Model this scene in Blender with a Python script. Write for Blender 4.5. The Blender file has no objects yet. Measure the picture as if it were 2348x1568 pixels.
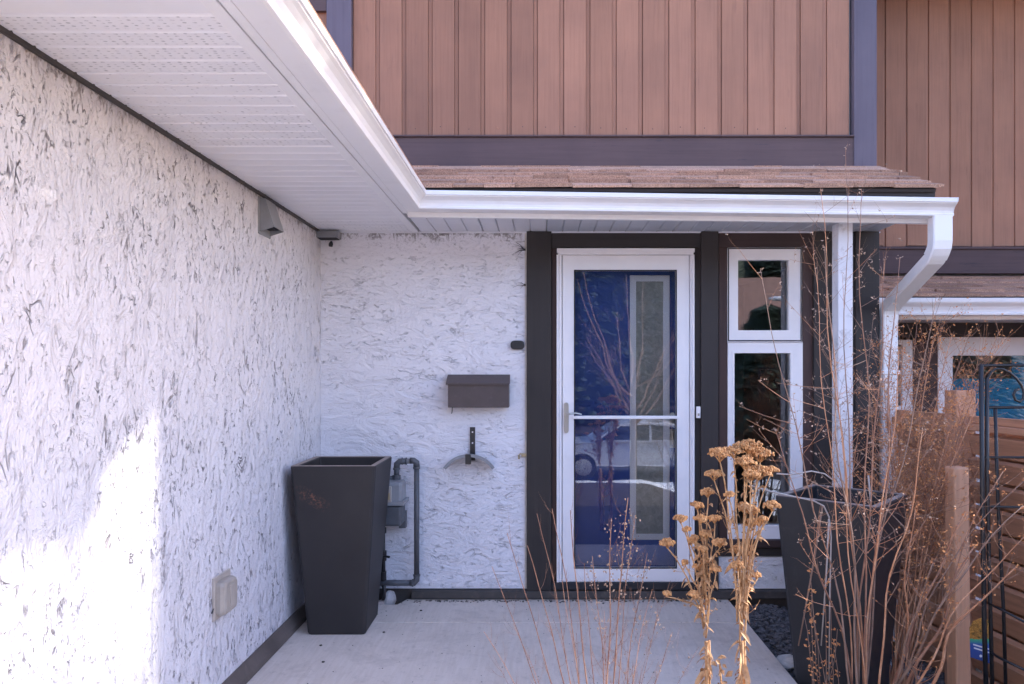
import bpy, bmesh, math, random
from mathutils import Vector, Matrix, noise as mnoise
random.seed(7)
scene = bpy.context.scene
COL = scene.collection
R = math.radians

# ---------------------------------------------------------------- camera, sky, sun, exposure
CH = 1.417          # camera height above the slab
F = 1650.0          # focal length in pixels of a 2347 px wide picture
cam_d = bpy.data.cameras.new('camera'); cam = bpy.data.objects.new('camera', cam_d)
COL.objects.link(cam)
cam.location = (0, 0, CH); cam.rotation_euler = (R(90), 0, 0)
cam_d.sensor_width = 36; cam_d.lens = F/2347*36
cam_d.shift_x = -64.5/2347; cam_d.shift_y = 68/2347
cam_d.clip_end = 500; cam_d.clip_start = 0.05
scene.camera = cam

SUN = Vector((1.0, 0.12, 0.5)).normalized()
w = bpy.data.worlds.new("World"); scene.world = w; w.use_nodes = True
nt = w.node_tree; bg = nt.nodes['Background']
sky = nt.nodes.new('ShaderNodeTexSky'); sky.sky_type = 'NISHITA'; sky.sun_disc = False
sky.sun_elevation = math.asin(SUN.z); sky.sun_rotation = math.atan2(SUN.x, SUN.y)
sky.air_density = 1.0; sky.dust_density = 0.6; sky.ozone_density = 1.0
tint = nt.nodes.new('ShaderNodeMix'); tint.data_type = 'RGBA'; tint.blend_type = 'MULTIPLY'; tint.inputs[0].default_value = 1
tint.inputs[7].default_value = (1.0, .935, 1.05, 1); nt.links.new(sky.outputs[0], tint.inputs[6]); nt.links.new(tint.outputs[2], bg.inputs[0]); bg.inputs[1].default_value = 0.15
sl = bpy.data.lights.new('sun', 'SUN'); sun = bpy.data.objects.new('sun', sl); COL.objects.link(sun)
sl.energy = 2.0; sl.angle = R(0.8); sl.color = (1.0, 0.93, 0.84)
sun.rotation_euler = SUN.to_track_quat('Z', 'Y').to_euler()
sun.location = (8, 1, 8)
vs = scene.view_settings
vs.view_transform = 'Standard'; vs.look = 'None'; vs.gamma = 1; vs.use_curve_mapping = False
vs.exposure = 2.42

# ---------------------------------------------------------------- helpers
def XX(x, Y): return (x-1238.0)*Y/F
def ZZ(y, Y): return CH-(y-852.0)*Y/F
def P(x, y, Y): return Vector((XX(x, Y), Y, ZZ(y, Y)))

class MB:
    def __init__(s): s.v = []; s.f = []; s.sm = False
    def add(s, vs_, fs):
        n = len(s.v); s.v.extend([tuple(a) for a in vs_]); s.f.extend([tuple(i+n for i in f) for f in fs]); return s
    def box(s, x0, x1, y0, y1, z0, z1):
        v = [(x0,y0,z0),(x1,y0,z0),(x1,y1,z0),(x0,y1,z0),(x0,y0,z1),(x1,y0,z1),(x1,y1,z1),(x0,y1,z1)]
        return s.add(v, [(0,3,2,1),(4,5,6,7),(0,1,5,4),(1,2,6,5),(2,3,7,6),(3,0,4,7)])
    def obox(s, c, ax, ay, az):
        c = Vector(c); ax = Vector(ax); ay = Vector(ay); az = Vector(az)
        v = [c+ax*i+ay*j+az*k for k in (-1,1) for i, j in ((-1,-1),(1,-1),(1,1),(-1,1))]
        return s.add(v, [(0,3,2,1),(4,5,6,7),(0,1,5,4),(1,2,6,5),(2,3,7,6),(3,0,4,7)])
    def prism(s, poly, axis, a, b, cap=True):
        """poly: list of 2D points, extruded along axis from a to b."""
        def mk(p, t):
            if axis == 'x': return (t, p[0], p[1])
            if axis == 'y': return (p[0], t, p[1])
            return (p[0], p[1], t)
        n = len(poly); v = [mk(p, a) for p in poly]+[mk(p, b) for p in poly]
        f = [(i, (i+1) % n, n+(i+1) % n, n+i) for i in range(n)]
        if cap: f += [tuple(range(n-1, -1, -1)), tuple(range(n, 2*n))]
        return s.add(v, f)
    def loft(s, rings, closed=True, cap=True):
        n = len(rings[0]); v = []; f = []
        for r in rings: v += r
        for k in range(len(rings)-1):
            for i in range(n if closed else n-1):
                j = (i+1) % n; f.append((k*n+i, k*n+j, (k+1)*n+j, (k+1)*n+i))
        if cap: f += [tuple(range(n-1, -1, -1)), tuple((len(rings)-1)*n+i for i in range(n))]
        return s.add(v, f)
    def tube(s, pts, r0, r1=None, n=5, cap=True):
        if r1 is None: r1 = r0
        pts = [Vector(p) for p in pts]; m = len(pts)
        rings = []; up = None
        for i, p in enumerate(pts):
            d = (pts[min(i+1, m-1)]-pts[max(i-1, 0)])
            if d.length < 1e-9: d = Vector((0, 0, 1))
            d.normalize()
            if up is None: up = d.orthogonal().normalized()
            else:
                up = up-d*up.dot(d)
                up = up.normalized() if up.length > 1e-6 else d.orthogonal().normalized()
            q = d.cross(up); r = r0+(r1-r0)*i/(m-1)
            rings.append([p+(up*math.cos(a)+q*math.sin(a))*r for a in [2*math.pi*k/n for k in range(n)]])
        return s.loft(rings, True, cap)
    def cyl(s, a, b, r, n=16): return s.tube([a, b], r, r, n)
    def ball(s, c, r, sx=1, sy=1, sz=1, nu=6, nv=4, jit=0):
        c = Vector(c); v = [c+Vector((0, 0, r*sz))]
        for i in range(1, nv):
            t = math.pi*i/nv
            for j in range(nu):
                p = 2*math.pi*j/nu; q = 1+random.uniform(-jit, jit)
                v.append(c+Vector((sx*math.sin(t)*math.cos(p), sy*math.sin(t)*math.sin(p), sz*math.cos(t)))*r*q)
        v.append(c-Vector((0, 0, r*sz))); L = len(v)-1
        f = [(0, 1+j, 1+(j+1) % nu) for j in range(nu)]
        for i in range(nv-2):
            for j in range(nu):
                a = 1+i*nu; f.append((a+j, a+nu+j, a+nu+(j+1) % nu, a+(j+1) % nu))
        a = 1+(nv-2)*nu
        f += [(a+j, L, a+(j+1) % nu) for j in range(nu)]
        return s.add(v, f)
    def mesh(s, name):
        me = bpy.data.meshes.new(name); me.from_pydata(s.v, [], s.f)
        bm = bmesh.new(); bm.from_mesh(me); bmesh.ops.recalc_face_normals(bm, faces=bm.faces); bm.to_mesh(me); bm.free()
        return me
    def build(s, name, m, parent=None, bevel=0, smooth=False, loc=None, **tags):
        me = s.mesh(name)
        me.materials.append(m)
        if smooth:
            for p in me.polygons: p.use_smooth = True
        return link(name, me, parent, bevel, loc, **tags)

def link(name, me, parent=None, bevel=0, loc=None, label=None, cat=None, group=None, kind=None):
    o = bpy.data.objects.new(name, me); COL.objects.link(o)
    if parent: o.parent = parent
    if loc is not None: o.location = loc
    if bevel:
        b = o.modifiers.new('bevel', 'BEVEL'); b.width = bevel; b.segments = 2; b.limit_method = 'ANGLE'; b.angle_limit = R(40)
        b.harden_normals = False
    tag(o, label, cat, group, kind); return o
def tag(o, label=None, cat=None, group=None, kind=None):
    if label: o['label'] = label
    if cat: o['category'] = cat
    if group: o['group'] = group
    if kind: o['kind'] = kind
    return o
def thing(name, label, cat, loc=(0, 0, 0), group=None, rz=0):
    o = bpy.data.objects.new(name, None); COL.objects.link(o); o.location = loc; o.rotation_euler[2] = rz
    o.empty_display_size = .1
    return tag(o, label, cat, group)
def bez(a, b, c, n=8):
    a, b, c = Vector(a), Vector(b), Vector(c)
    return [a*(1-t)**2+b*2*t*(1-t)+c*t*t for t in [i/n for i in range(n+1)]]
def sm(t): t = max(0, min(1, t)); return t*t*(3-2*t)
def rnd(a, b): return random.uniform(a, b)

# ---------------------------------------------------------------- materials
def newmat(name, rough=.6, spec=.5):
    m = bpy.data.materials.new(name); m.use_nodes = True
    n = m.node_tree.nodes; b = n['Principled BSDF']
    b.inputs['Roughness'].default_value = rough
    b.inputs['Specular IOR Level'].default_value = spec
    return m, m.node_tree, b
def coords(t, scale=(1, 1, 1), rand=True, kind='Object'):
    tc = t.nodes.new('ShaderNodeTexCoord'); mp = t.nodes.new('ShaderNodeMapping')
    mp.inputs['Scale'].default_value = scale
    if rand:
        oi = t.nodes.new('ShaderNodeObjectInfo'); ml = t.nodes.new('ShaderNodeMath'); ml.operation = 'MULTIPLY'
        ml.inputs[1].default_value = 37.0; t.links.new(oi.outputs['Random'], ml.inputs[0])
        t.links.new(ml.outputs[0], mp.inputs['Location'])
    t.links.new(tc.outputs[kind], mp.inputs['Vector']); return mp.outputs[0]
def noise(t, vec, scale, detail=4, rough=.55, dist=0):
    n = t.nodes.new('ShaderNodeTexNoise'); n.inputs['Scale'].default_value = scale
    n.inputs['Detail'].default_value = detail; n.inputs['Roughness'].default_value = rough
    n.inputs['Distortion'].default_value = dist
    t.links.new(vec, n.inputs['Vector']); return n.outputs[0]
def ramp(t, fac, stops):
    r = t.nodes.new('ShaderNodeValToRGB'); e = r.color_ramp.elements
    e[0].position, e[0].color = stops[0][0], tuple(stops[0][1])+(1,)
    e[1].position, e[1].color = stops[-1][0], tuple(stops[-1][1])+(1,)
    for p, c in stops[1:-1]:
        x = e.new(p); x.color = tuple(c)+(1,)
    t.links.new(fac, r.inputs[0]); return r.outputs[0]
def math_(t, op, a, b=None, c=None):
    m = t.nodes.new('ShaderNodeMath'); m.operation = op
    for i, q in enumerate((a, b, c)):
        if q is None: continue
        if isinstance(q, (int, float)): m.inputs[i].default_value = q
        else: t.links.new(q, m.inputs[i])
    return m.outputs[0]
def mix(t, fac, a, b):
    m = t.nodes.new('ShaderNodeMix'); m.data_type = 'RGBA'
    for i, q in ((0, fac), (6, a), (7, b)):
        if isinstance(q, (int, float)): m.inputs[i].default_value = q
        elif isinstance(q, tuple): m.inputs[i].default_value = q+(1,) if len(q) == 3 else q
        else: t.links.new(q, m.inputs[i])
    return m.outputs[2]
def bump(t, b, h, strength=.3, dist=.01):
    bn = t.nodes.new('ShaderNodeBump'); bn.inputs['Strength'].default_value = strength
    bn.inputs['Distance'].default_value = dist
    t.links.new(h, bn.inputs['Height']); t.links.new(bn.outputs[0], b.inputs['Normal'])
def g3(c, k): return tuple(x*k for x in c)

def simple(name, c, rough=.5, var=.15, scale=6, bs=.15, bscale=60, spec=.5, metal=0, dirt=None, bd=.002):
    m, t, b = newmat(name, rough, spec)
    v = coords(t); n = noise(t, v, scale, 5)
    colr = ramp(t, n, [(.3, g3(c, 1-var)), (.7, g3(c, 1+var))])
    if dirt:
        n2 = noise(t, v, scale*2.3, 8, .7)
        f = ramp(t, n2, [(.55, (0, 0, 0)), (.75, (1, 1, 1))])
        colr = mix(t, math_(t, 'MULTIPLY', f, dirt[1]), colr, dirt[0])
    t.links.new(colr, b.inputs['Base Color'])
    b.inputs['Metallic'].default_value = metal
    r2 = ramp(t, n, [(.3, (rough*.85,)*3), (.7, (min(1, rough*1.15),)*3)]); t.links.new(r2, b.inputs['Roughness'])
    if bs: bump(t, b, noise(t, v, bscale, 4), bs, bd)
    return m

def wood(name, c, axis, rough=.75, var=.25, board=.14, grain=40, bs=.35, stain=None, spec=.3):
    """painted or bare wood, grain along axis (0,1,2), brightness differs per object"""
    m, t, b = newmat(name, rough, spec)
    sc = [grain, grain, grain]; sc[axis] = grain*.035
    v = coords(t, tuple(sc)); g = noise(t, v, 1.0, 6, .65)
    v2 = coords(t); n2 = noise(t, v2, 2.3, 4)
    oi = t.nodes.new('ShaderNodeObjectInfo')
    k = math_(t, 'MULTIPLY_ADD', oi.outputs['Random'], board*2, 1-board)
    base = ramp(t, g, [(.25, g3(c, 1-var)), (.5, c), (.8, g3(c, 1+var*.6))])
    b2 = ramp(t, n2, [(.3, (.86, .86, .88)), (.7, (1.08, 1.06, 1.04))])
    mm = t.nodes.new('ShaderNodeVectorMath'); mm.operation = 'MULTIPLY'
    t.links.new(base, mm.inputs[0]); t.links.new(b2, mm.inputs[1])
    ms = t.nodes.new('ShaderNodeVectorMath'); ms.operation = 'SCALE'
    t.links.new(mm.outputs[0], ms.inputs[0]); t.links.new(k, ms.inputs['Scale'])
    out = ms.outputs[0]
    if stain:
        sc2 = [30, 30, 30]; sc2[axis] = 4
        f = ramp(t, noise(t, coords(t, tuple(sc2)), 1, 8, .7), [(.6, (0, 0, 0)), (.72, (1, 1, 1))])
        out = mix(t, math_(t, 'MULTIPLY', f, stain[1]), out, stain[0])
    t.links.new(out, b.inputs['Base Color'])
    bump(t, b, g, bs, .003); return m

def stucco(name, stretch, tone=(.80, .78, .81), marks=1.0, seed=0.0, relief=.8):
    m, t, b = newmat(name, .85, .25)
    v = coords(t, (1, 1, 1), False); vs_ = coords(t, stretch, False)
    # worm shaped trowel marks: thin contours of a warped noise, broken up by a second one
    def strokes(scale, width, cut, dist=.6, off=0):
        tc = t.nodes.new('ShaderNodeVectorMath'); tc.operation = 'ADD'; tc.inputs[1].default_value = (off+seed, off*2, off*.7)
        t.links.new(vs_, tc.inputs[0])
        n1 = noise(t, tc.outputs[0], scale, 3, .6, dist)
        a = math_(t, 'ABSOLUTE', math_(t, 'SUBTRACT', n1, .5))
        n3 = noise(t, tc.outputs[0], scale*1.3, 2, .5)
        wv = math_(t, 'MULTIPLY', width, math_(t, 'ADD', .3, math_(t, 'MULTIPLY', n3, 1.5)))
        line = math_(t, 'SUBTRACT', 1.0, math_(t, 'MINIMUM', math_(t, 'DIVIDE', a, wv), 1.0))
        line = math_(t, 'POWER', line, .4)
        n2 = noise(t, tc.outputs[0], scale*1.55, 3, .6, .3)
        br = math_(t, 'MULTIPLY', math_(t, 'SUBTRACT', n2, cut), 12.0)
        c = t.nodes.new('ShaderNodeClamp'); t.links.new(br, c.inputs[0])
        return math_(t, 'MULTIPLY', line, c.outputs[0])
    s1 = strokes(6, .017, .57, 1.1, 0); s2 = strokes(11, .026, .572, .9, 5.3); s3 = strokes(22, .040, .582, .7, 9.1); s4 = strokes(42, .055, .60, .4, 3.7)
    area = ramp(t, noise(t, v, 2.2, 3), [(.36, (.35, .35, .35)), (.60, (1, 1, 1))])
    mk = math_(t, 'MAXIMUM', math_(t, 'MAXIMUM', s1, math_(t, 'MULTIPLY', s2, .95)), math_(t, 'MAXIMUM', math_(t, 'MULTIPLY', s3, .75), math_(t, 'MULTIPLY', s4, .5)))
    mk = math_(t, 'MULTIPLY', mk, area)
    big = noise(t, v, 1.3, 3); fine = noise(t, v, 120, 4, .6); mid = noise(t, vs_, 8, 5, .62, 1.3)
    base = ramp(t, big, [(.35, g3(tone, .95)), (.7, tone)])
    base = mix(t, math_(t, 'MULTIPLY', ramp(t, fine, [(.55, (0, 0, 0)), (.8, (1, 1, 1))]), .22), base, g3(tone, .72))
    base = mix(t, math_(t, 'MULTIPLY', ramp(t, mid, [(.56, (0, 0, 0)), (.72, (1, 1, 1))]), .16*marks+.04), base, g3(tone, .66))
    base = mix(t, math_(t, 'MINIMUM', math_(t, 'MULTIPLY', mk, 1.15*marks), .93), base, (.20, .185, .205))  # trowel marks darkened in colour: grime plus the shade of their grooves
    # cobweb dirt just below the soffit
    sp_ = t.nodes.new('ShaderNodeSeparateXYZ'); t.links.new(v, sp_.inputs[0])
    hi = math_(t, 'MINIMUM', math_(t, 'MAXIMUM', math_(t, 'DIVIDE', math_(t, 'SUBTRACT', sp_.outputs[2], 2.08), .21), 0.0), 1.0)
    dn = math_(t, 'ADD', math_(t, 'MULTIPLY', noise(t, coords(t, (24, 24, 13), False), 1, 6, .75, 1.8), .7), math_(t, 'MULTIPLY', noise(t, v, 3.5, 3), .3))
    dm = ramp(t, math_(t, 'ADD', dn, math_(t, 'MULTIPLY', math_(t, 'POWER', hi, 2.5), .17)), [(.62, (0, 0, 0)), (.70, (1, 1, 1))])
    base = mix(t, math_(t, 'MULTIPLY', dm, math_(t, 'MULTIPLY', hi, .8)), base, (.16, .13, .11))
    t.links.new(base, b.inputs['Base Color'])
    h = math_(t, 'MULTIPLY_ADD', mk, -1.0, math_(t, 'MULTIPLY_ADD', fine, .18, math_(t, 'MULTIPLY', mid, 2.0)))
    bump(t, b, h, relief, .015); return m

M = {}
M['stucco_side'] = stucco('stucco_side', (1, 1.25, .7), (.68, .66, .70), .9, 0.0, 1.0)
M['stucco_back'] = stucco('stucco_back', (.6, 1, 1.25), (.84, .815, .85), .34, 4.0, .8)
M['stucco_low'] = stucco('stucco_low', (.8, 1, 1.1), (.76, .75, .77), .5, 8.0)
M['siding'] = wood('siding_stain', (.395, .202, .130), 2, .8, .14, .12, 70, .3, ((.2, .11, .09), .35))
M['siding_near'] = wood('siding_stain_neighbour', (.48, .25, .16), 2, .8, .14, .10, 70, .3, ((.18, .10, .08), .3))
M['trim_h'] = wood('slate_trim_h', (.135, .090, .088), 0, .7, .16, .06, 40, .3, ((.05, .045, .06), .6))
M['trim_v'] = wood('slate_trim_v', (.16, .135, .165), 2, .7, .16, .08, 40, .3, ((.06, .055, .08), .5))
M['dark_v'] = wood('dark_brown_trim_v', (.047, .040, .038), 2, .6, .14, .12, 40, .25, ((.03, .025, .025), .5))
M['dark_h'] = wood('dark_brown_trim_h', (.044, .037, .036), 0, .6, .14, .12, 40, .25, ((.03, .025, .025), .5))
M['brown_v'] = wood('brown_window_casing_v', (.075, .045, .040), 2, .55, .14, .1, 40, .2)
M['brown_h'] = wood('brown_window_casing_h', (.060, .038, .036), 0, .55, .14, .1, 40, .2)
M['alu'] = simple('white_aluminium', (.86, .84, .84), .32, .03, 3, .06, 8, .5, dirt=((.5, .47, .43), .18), bd=.004)
M['vinyl'] = simple('white_vinyl', (.86, .83, .84), .38, .03, 4, .04, 20, .5, dirt=((.5, .48, .47), .10))
M['post_paint'] = simple('peeling_white_paint', (.74, .72, .74), .6, .08, 5, .3, 30, .4, dirt=((.23, .20, .18), .75))
M['cap'] = simple('clear_dull_plastic', (.36, .32, .28), .35, .12, 20, .1, 30)
M['cap_base'] = simple('beige_plastic', (.40, .35, .31), .4, .1, 20, .1, 30)
M['grey_paint'] = simple('grey_metal_paint', (.24, .245, .26), .45, .1, 12, .15, 60, dirt=((.13, .11, .10), .3))
M['pipe'] = simple('dark_grey_pipe_paint', (.085, .09, .10), .5, .15, 20, .2, 60, dirt=((.16, .10, .06), .4))
M['pipe_old'] = simple('weathered_pipe', (.17, .17, .17), .5, .25, 25, .25, 60)
M['brown_metal'] = simple('brown_box_metal', (.075, .055, .055), .42, .12, 10, .12, 60, dirt=((.16, .13, .13), .3))
M['black'] = simple('black_painted_metal', (.018, .018, .02), .4, .2, 20, .2, 60, dirt=((.12, .07, .04), .25))
M['flash'] = simple('dark_flashing', (.055, .048, .045), .6, .3, 8, .3, 40, dirt=((.14, .11, .09), .6))
M['base'] = simple('base_board', (.11, .088, .078), .7, .3, 6, .4, 40, dirt=((.18, .15, .13), .6))
M['nickel'] = simple('satin_nickel', (.55, .53, .50), .3, .05, 10, 0, 10, metal=1)
M['brass'] = simple('old_brass', (.45, .36, .22), .45, .2, 30, .2, 60, metal=.6)
M['door_blue'] = simple('blue_door_paint', (.018, .062, .30), .45, .05, 2, .05, 40)
M['dark_room'] = simple('dark_interior', (.40, .38, .36), .9, .2, 3, 0)
M['seal'] = simple('rubber_seal', (.02, .02, .025), .7, .1, 5, 0)
M['caulk'] = simple('caulk_line', (.62, .56, .50), .8, .15, 20, .3, 60)
M['teal'] = simple('teal_blind', (.06, .40, .62), .6, .15, 5, .1, 30)
M['white_rock'] = simple('pale_rock', (.55, .53, .51), .8, .25, 20, .6, 30)
M['grey_rock'] = simple('grey_rock', (.42, .39, .38), .7, .25, 20, .6, 30)
M['pink_rock'] = simple('pink_rock', (.42, .34, .31), .7, .25, 20, .6, 30)
M['snow'] = simple('old_snow', (.80, .82, .86), .7, .06, 3, .6, 8, bd=.04)
M['asphalt'] = simple('asphalt', (.06, .06, .062), .85, .25, 2, .4, 80, dirt=((.2, .2, .2), .4))
M['soil'] = simple('soil', (.075, .058, .045), .95, .4, 14, 1.0, 60, .2, dirt=((.16, .12, .08), .5), bd=.01)
M['bark'] = simple('bark', (.10, .08, .065), .9, .3, 20, .7, 40)
M['needles'] = simple('spruce_needles', (.035, .055, .03), .8, .4, 3, 0)

def glass(name, tint=(.9, .92, .93), refl=1.0):
    m = bpy.data.materials.new(name); m.use_nodes = True; t = m.node_tree
    for n in list(t.nodes):
        if n.type != 'OUTPUT_MATERIAL': t.nodes.remove(n)
    out = t.nodes['Material Output']
    tr = t.nodes.new('ShaderNodeBsdfTransparent'); tr.inputs[0].default_value = tint+(1,)
    gl = t.nodes.new('ShaderNodeBsdfGlossy'); gl.inputs['Roughness'].default_value = .012
    gl.inputs[0].default_value = (.95, .97, 1, 1)
    fr = t.nodes.new('ShaderNodeFresnel'); fr.inputs[0].default_value = 1.5
    k = math_(t, 'MINIMUM', math_(t, 'MULTIPLY', fr.outputs[0], 1.9*refl), 1.0)
    mx = t.nodes.new('ShaderNodeMixShader'); t.links.new(k, mx.inputs[0])
    t.links.new(tr.outputs[0], mx.inputs[1]); t.links.new(gl.outputs[0], mx.inputs[2])
    v = coords(t, (1, 1, 1)); bn = t.nodes.new('ShaderNodeBump'); bn.inputs['Strength'].default_value = .015; bn.inputs['Distance'].default_value = .01
    t.links.new(noise(t, v, 5, 1), bn.inputs['Height'])
    t.links.new(bn.outputs[0], gl.inputs['Normal']); t.links.new(mx.outputs[0], out.inputs[0])
    return m
M['glass'] = glass('window_glass', refl=1.5)
M['glass_storm'] = glass('storm_door_glass', (.93, .94, .95), 1.35)
# obscure glass of the inner door light
m, t, b = newmat('obscure_glass', .35, .5)
v = coords(t); n = noise(t, v, 26, 5, .6, 1.2)
t.links.new(ramp(t, n, [(.3, (.26, .245, .21)), (.7, (.42, .40, .35))]), b.inputs['Base Color']); bump(t, b, n, .3, .004); M['obscure'] = m

# perforated soffit
def soffit_mat(name, c, perf, dots=True):
    m, t, b = newmat(name, .45, .4)
    v = coords(t); n = noise(t, v, 3, 4)
    colr = ramp(t, n, [(.3, g3(c, .95)), (.7, g3(c, 1.04))])
    if dots:
        vo = t.nodes.new('ShaderNodeTexVoronoi'); vo.inputs['Scale'].default_value = 1; vo.inputs['Randomness'].default_value = .28
        t.links.new(coords(t, perf, True), vo.inputs['Vector'])
        d = ramp(t, vo.outputs['Distance'], [(.17, (1, 1, 1)), (.27, (0, 0, 0))])
        br = ramp(t, noise(t, v, 60, 2), [(.42, (.15, .15, .15)), (.6, (1, 1, 1))])
        d2 = math_(t, 'MULTIPLY', math_(t, 'MULTIPLY', d, br), .62)
        colr = mix(t, d2, colr, (.16, .15, .16))
        bump(t, b, math_(t, 'SUBTRACT', 1.0, d2), .3, .003)
    t.links.new(colr, b.inputs['Base Color']); return m
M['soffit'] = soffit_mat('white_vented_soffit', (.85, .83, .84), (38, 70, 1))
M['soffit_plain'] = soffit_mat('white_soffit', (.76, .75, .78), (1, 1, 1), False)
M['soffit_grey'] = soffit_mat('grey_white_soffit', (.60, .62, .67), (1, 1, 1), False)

# broom finished concrete
m, t, b = newmat('broomed_concrete', .85, .3)
v = coords(t, (1, 1, 1), False); vl = coords(t, (55, 5, 5), False)
n1 = noise(t, v, 1.6, 5); n2 = noise(t, vl, 1, 4, .6); n3 = noise(t, v, 22, 6, .7)
c1 = ramp(t, n1, [(.3, (.58, .495, .43)), (.7, (.68, .59, .52))])
c2 = mix(t, math_(t, 'MULTIPLY', ramp(t, n2, [(.4, (0, 0, 0)), (.7, (1, 1, 1))]), .55), c1, (.74, .65, .59))
c3 = mix(t, math_(t, 'MULTIPLY', ramp(t, n3, [(.56, (0, 0, 0)), (.72, (1, 1, 1))]), .45), c2, (.30, .25, .22))
t.links.new(c3, b.inputs['Base Color']); bump(t, b, math_(t, 'MULTIPLY_ADD', n3, .4, n2), .35, .003); M['concrete'] = m
n5 = noise(t, v, 3.2, 7, .72, .6); n6 = noise(t, v, 70, 3, .6)
c4 = mix(t, math_(t, 'MULTIPLY', ramp(t, n5, [(.5, (0, 0, 0)), (.68, (1, 1, 1))]), .42), c3, (.36, .30, .265))
c5 = mix(t, math_(t, 'MULTIPLY', ramp(t, n6, [(.66, (0, 0, 0)), (.72, (1, 1, 1))]), .5), c4, (.24, .20, .18))
t.links.new(c5, b.inputs['Base Color'])

# asphalt shingle
m, t, b = newmat('brown_shingle', .95, .15)
v = coords(t); n1 = noise(t, v, 160, 3, .7); n2 = noise(t, v, 9, 4)
oi = t.nodes.new('ShaderNodeObjectInfo')
c1 = ramp(t, n1, [(.3, (.26, .15, .105)), (.55, (.58, .36, .26)), (.8, (.78, .58, .44))])
k = math_(t, 'MULTIPLY_ADD', oi.outputs['Random'], .45, .78)
s_ = t.nodes.new('ShaderNodeVectorMath'); s_.operation = 'SCALE'; t.links.new(c1, s_.inputs[0]); t.links.new(k, s_.inputs['Scale'])
c2 = mix(t, math_(t, 'MULTIPLY', ramp(t, n2, [(.5, (0, 0, 0)), (.75, (1, 1, 1))]), .4), s_.outputs[0], (.16, .11, .10))
t.links.new(c2, b.inputs['Base Color']); bump(t, b, n1, .6, .003); M['shingle'] = m

# planter resin
m, t, b = newmat('charcoal_planter_resin', .55, .4)
v = coords(t); n1 = noise(t, v, 4, 5); n2 = noise(t, v, 35, 6, .75)
c1 = ramp(t, n1, [(.3, (.024, .022, .023)), (.7, (.035, .031, .031))])
c2 = mix(t, math_(t, 'MULTIPLY', ramp(t, n2, [(.62, (0, 0, 0)), (.75, (1, 1, 1))]), .25), c1, (.10, .07, .06))
# rusty smear high on one face
sp = t.nodes.new('ShaderNodeSeparateXYZ'); tc = t.nodes.new('ShaderNodeTexCoord'); t.links.new(tc.outputs['Object'], sp.inputs[0])
dz = math_(t, 'ADD', math_(t, 'MULTIPLY', math_(t, 'ADD', sp.outputs[0], .13), .55), math_(t, 'SUBTRACT', sp.outputs[2], .755))
near = math_(t, 'SUBTRACT', 1.0, math_(t, 'MINIMUM', math_(t, 'DIVIDE', math_(t, 'ABSOLUTE', dz), .05), 1.0))
nx = math_(t, 'SUBTRACT', 1.0, math_(t, 'MINIMUM', math_(t, 'DIVIDE', math_(t, 'ABSOLUTE', math_(t, 'ADD', sp.outputs[0], .11)), .10), 1.0))
ms = math_(t, 'MULTIPLY', math_(t, 'MULTIPLY', near, nx), ramp(t, noise(t, v, 60, 5, .8), [(.5, (0, 0, 0)), (.62, (1, 1, 1))]))
M['planter'] = m
mlt = mix(t, math_(t, 'MULTIPLY', ms, 1.0), c2, (.30, .12, .07))
t.links.new(mlt, b.inputs['Base Color']); bump(t, b, n2, .12, .002)
M['planter_plain'] = simple('slate_planter_resin', (.020, .022, .027), .5, .14, 5, .12, 40, dirt=((.09, .085, .09), .25))
M['planter_rim'] = simple('highlit_planter_rim', (.30, .24, .21), .7, .2, 12, .1, 40, dirt=((.2, .17, .15), .5))  # rim highlight put into the colour as a paler top strip

M['fence'] = wood('cedar_fence_board', (.52, .27, .16), 0, .8, .35, .16, 30, .45, ((.10, .06, .045), .6))
M['fence_post'] = wood('cedar_post', (.56, .29, .18), 2, .8, .25, .08, 30, .4, ((.16, .09, .06), .5))
M['stake'] = wood('weathered_cedar_post', (.74, .42, .26), 2, .85, .25, .08, 30, .5, ((.14, .10, .09), .6))
M['gravel'] = simple('dark_gravel', (.085, .082, .088), .85, .8, 45, .4, 80, dirt=((.30, .29, .30), .5))
M['gravel_pale'] = simple('pale_gravel', (.32, .31, .32), .85, .7, 45, .4, 80, dirt=((.08, .08, .08), .5))

def twig(name, c1, c2, sc_=9):
    m, t, b = newmat(name, .75, .3)
    v = coords(t, (1, 1, 1)); n = noise(t, v, sc_, 4, .6)
    t.links.new(ramp(t, n, [(.3, c1), (.7, c2)]), b.inputs['Base Color']); return m
M['red_twig'] = twig('red_brown_stem', (.22, .095, .06), (.42, .24, .16), 12)
M['tan_twig'] = twig('tan_stem', (.42, .17, .08), (.68, .38, .23), 14)
M['grey_twig'] = twig('grey_stem', (.20, .12, .085), (.40, .26, .19))
M['pale_twig'] = twig('pale_dry_vine', (.38, .33, .30), (.55, .50, .46))
M['rust_leaf'] = twig('rust_dead_leaf', (.48, .17, .06), (.78, .38, .15), 20)
M['pale_leaf'] = twig('pale_dead_leaf', (.55, .42, .33), (.72, .60, .52))
M['straw'] = twig('straw_stem', (.32, .16, .07), (.66, .41, .22), 40)
M['flower'] = twig('dry_flower_head', (.32, .14, .055), (.76, .43, .19), 70)
M['seed'] = twig('pale_seed_head', (.32, .20, .14), (.52, .38, .29), 40)

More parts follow.
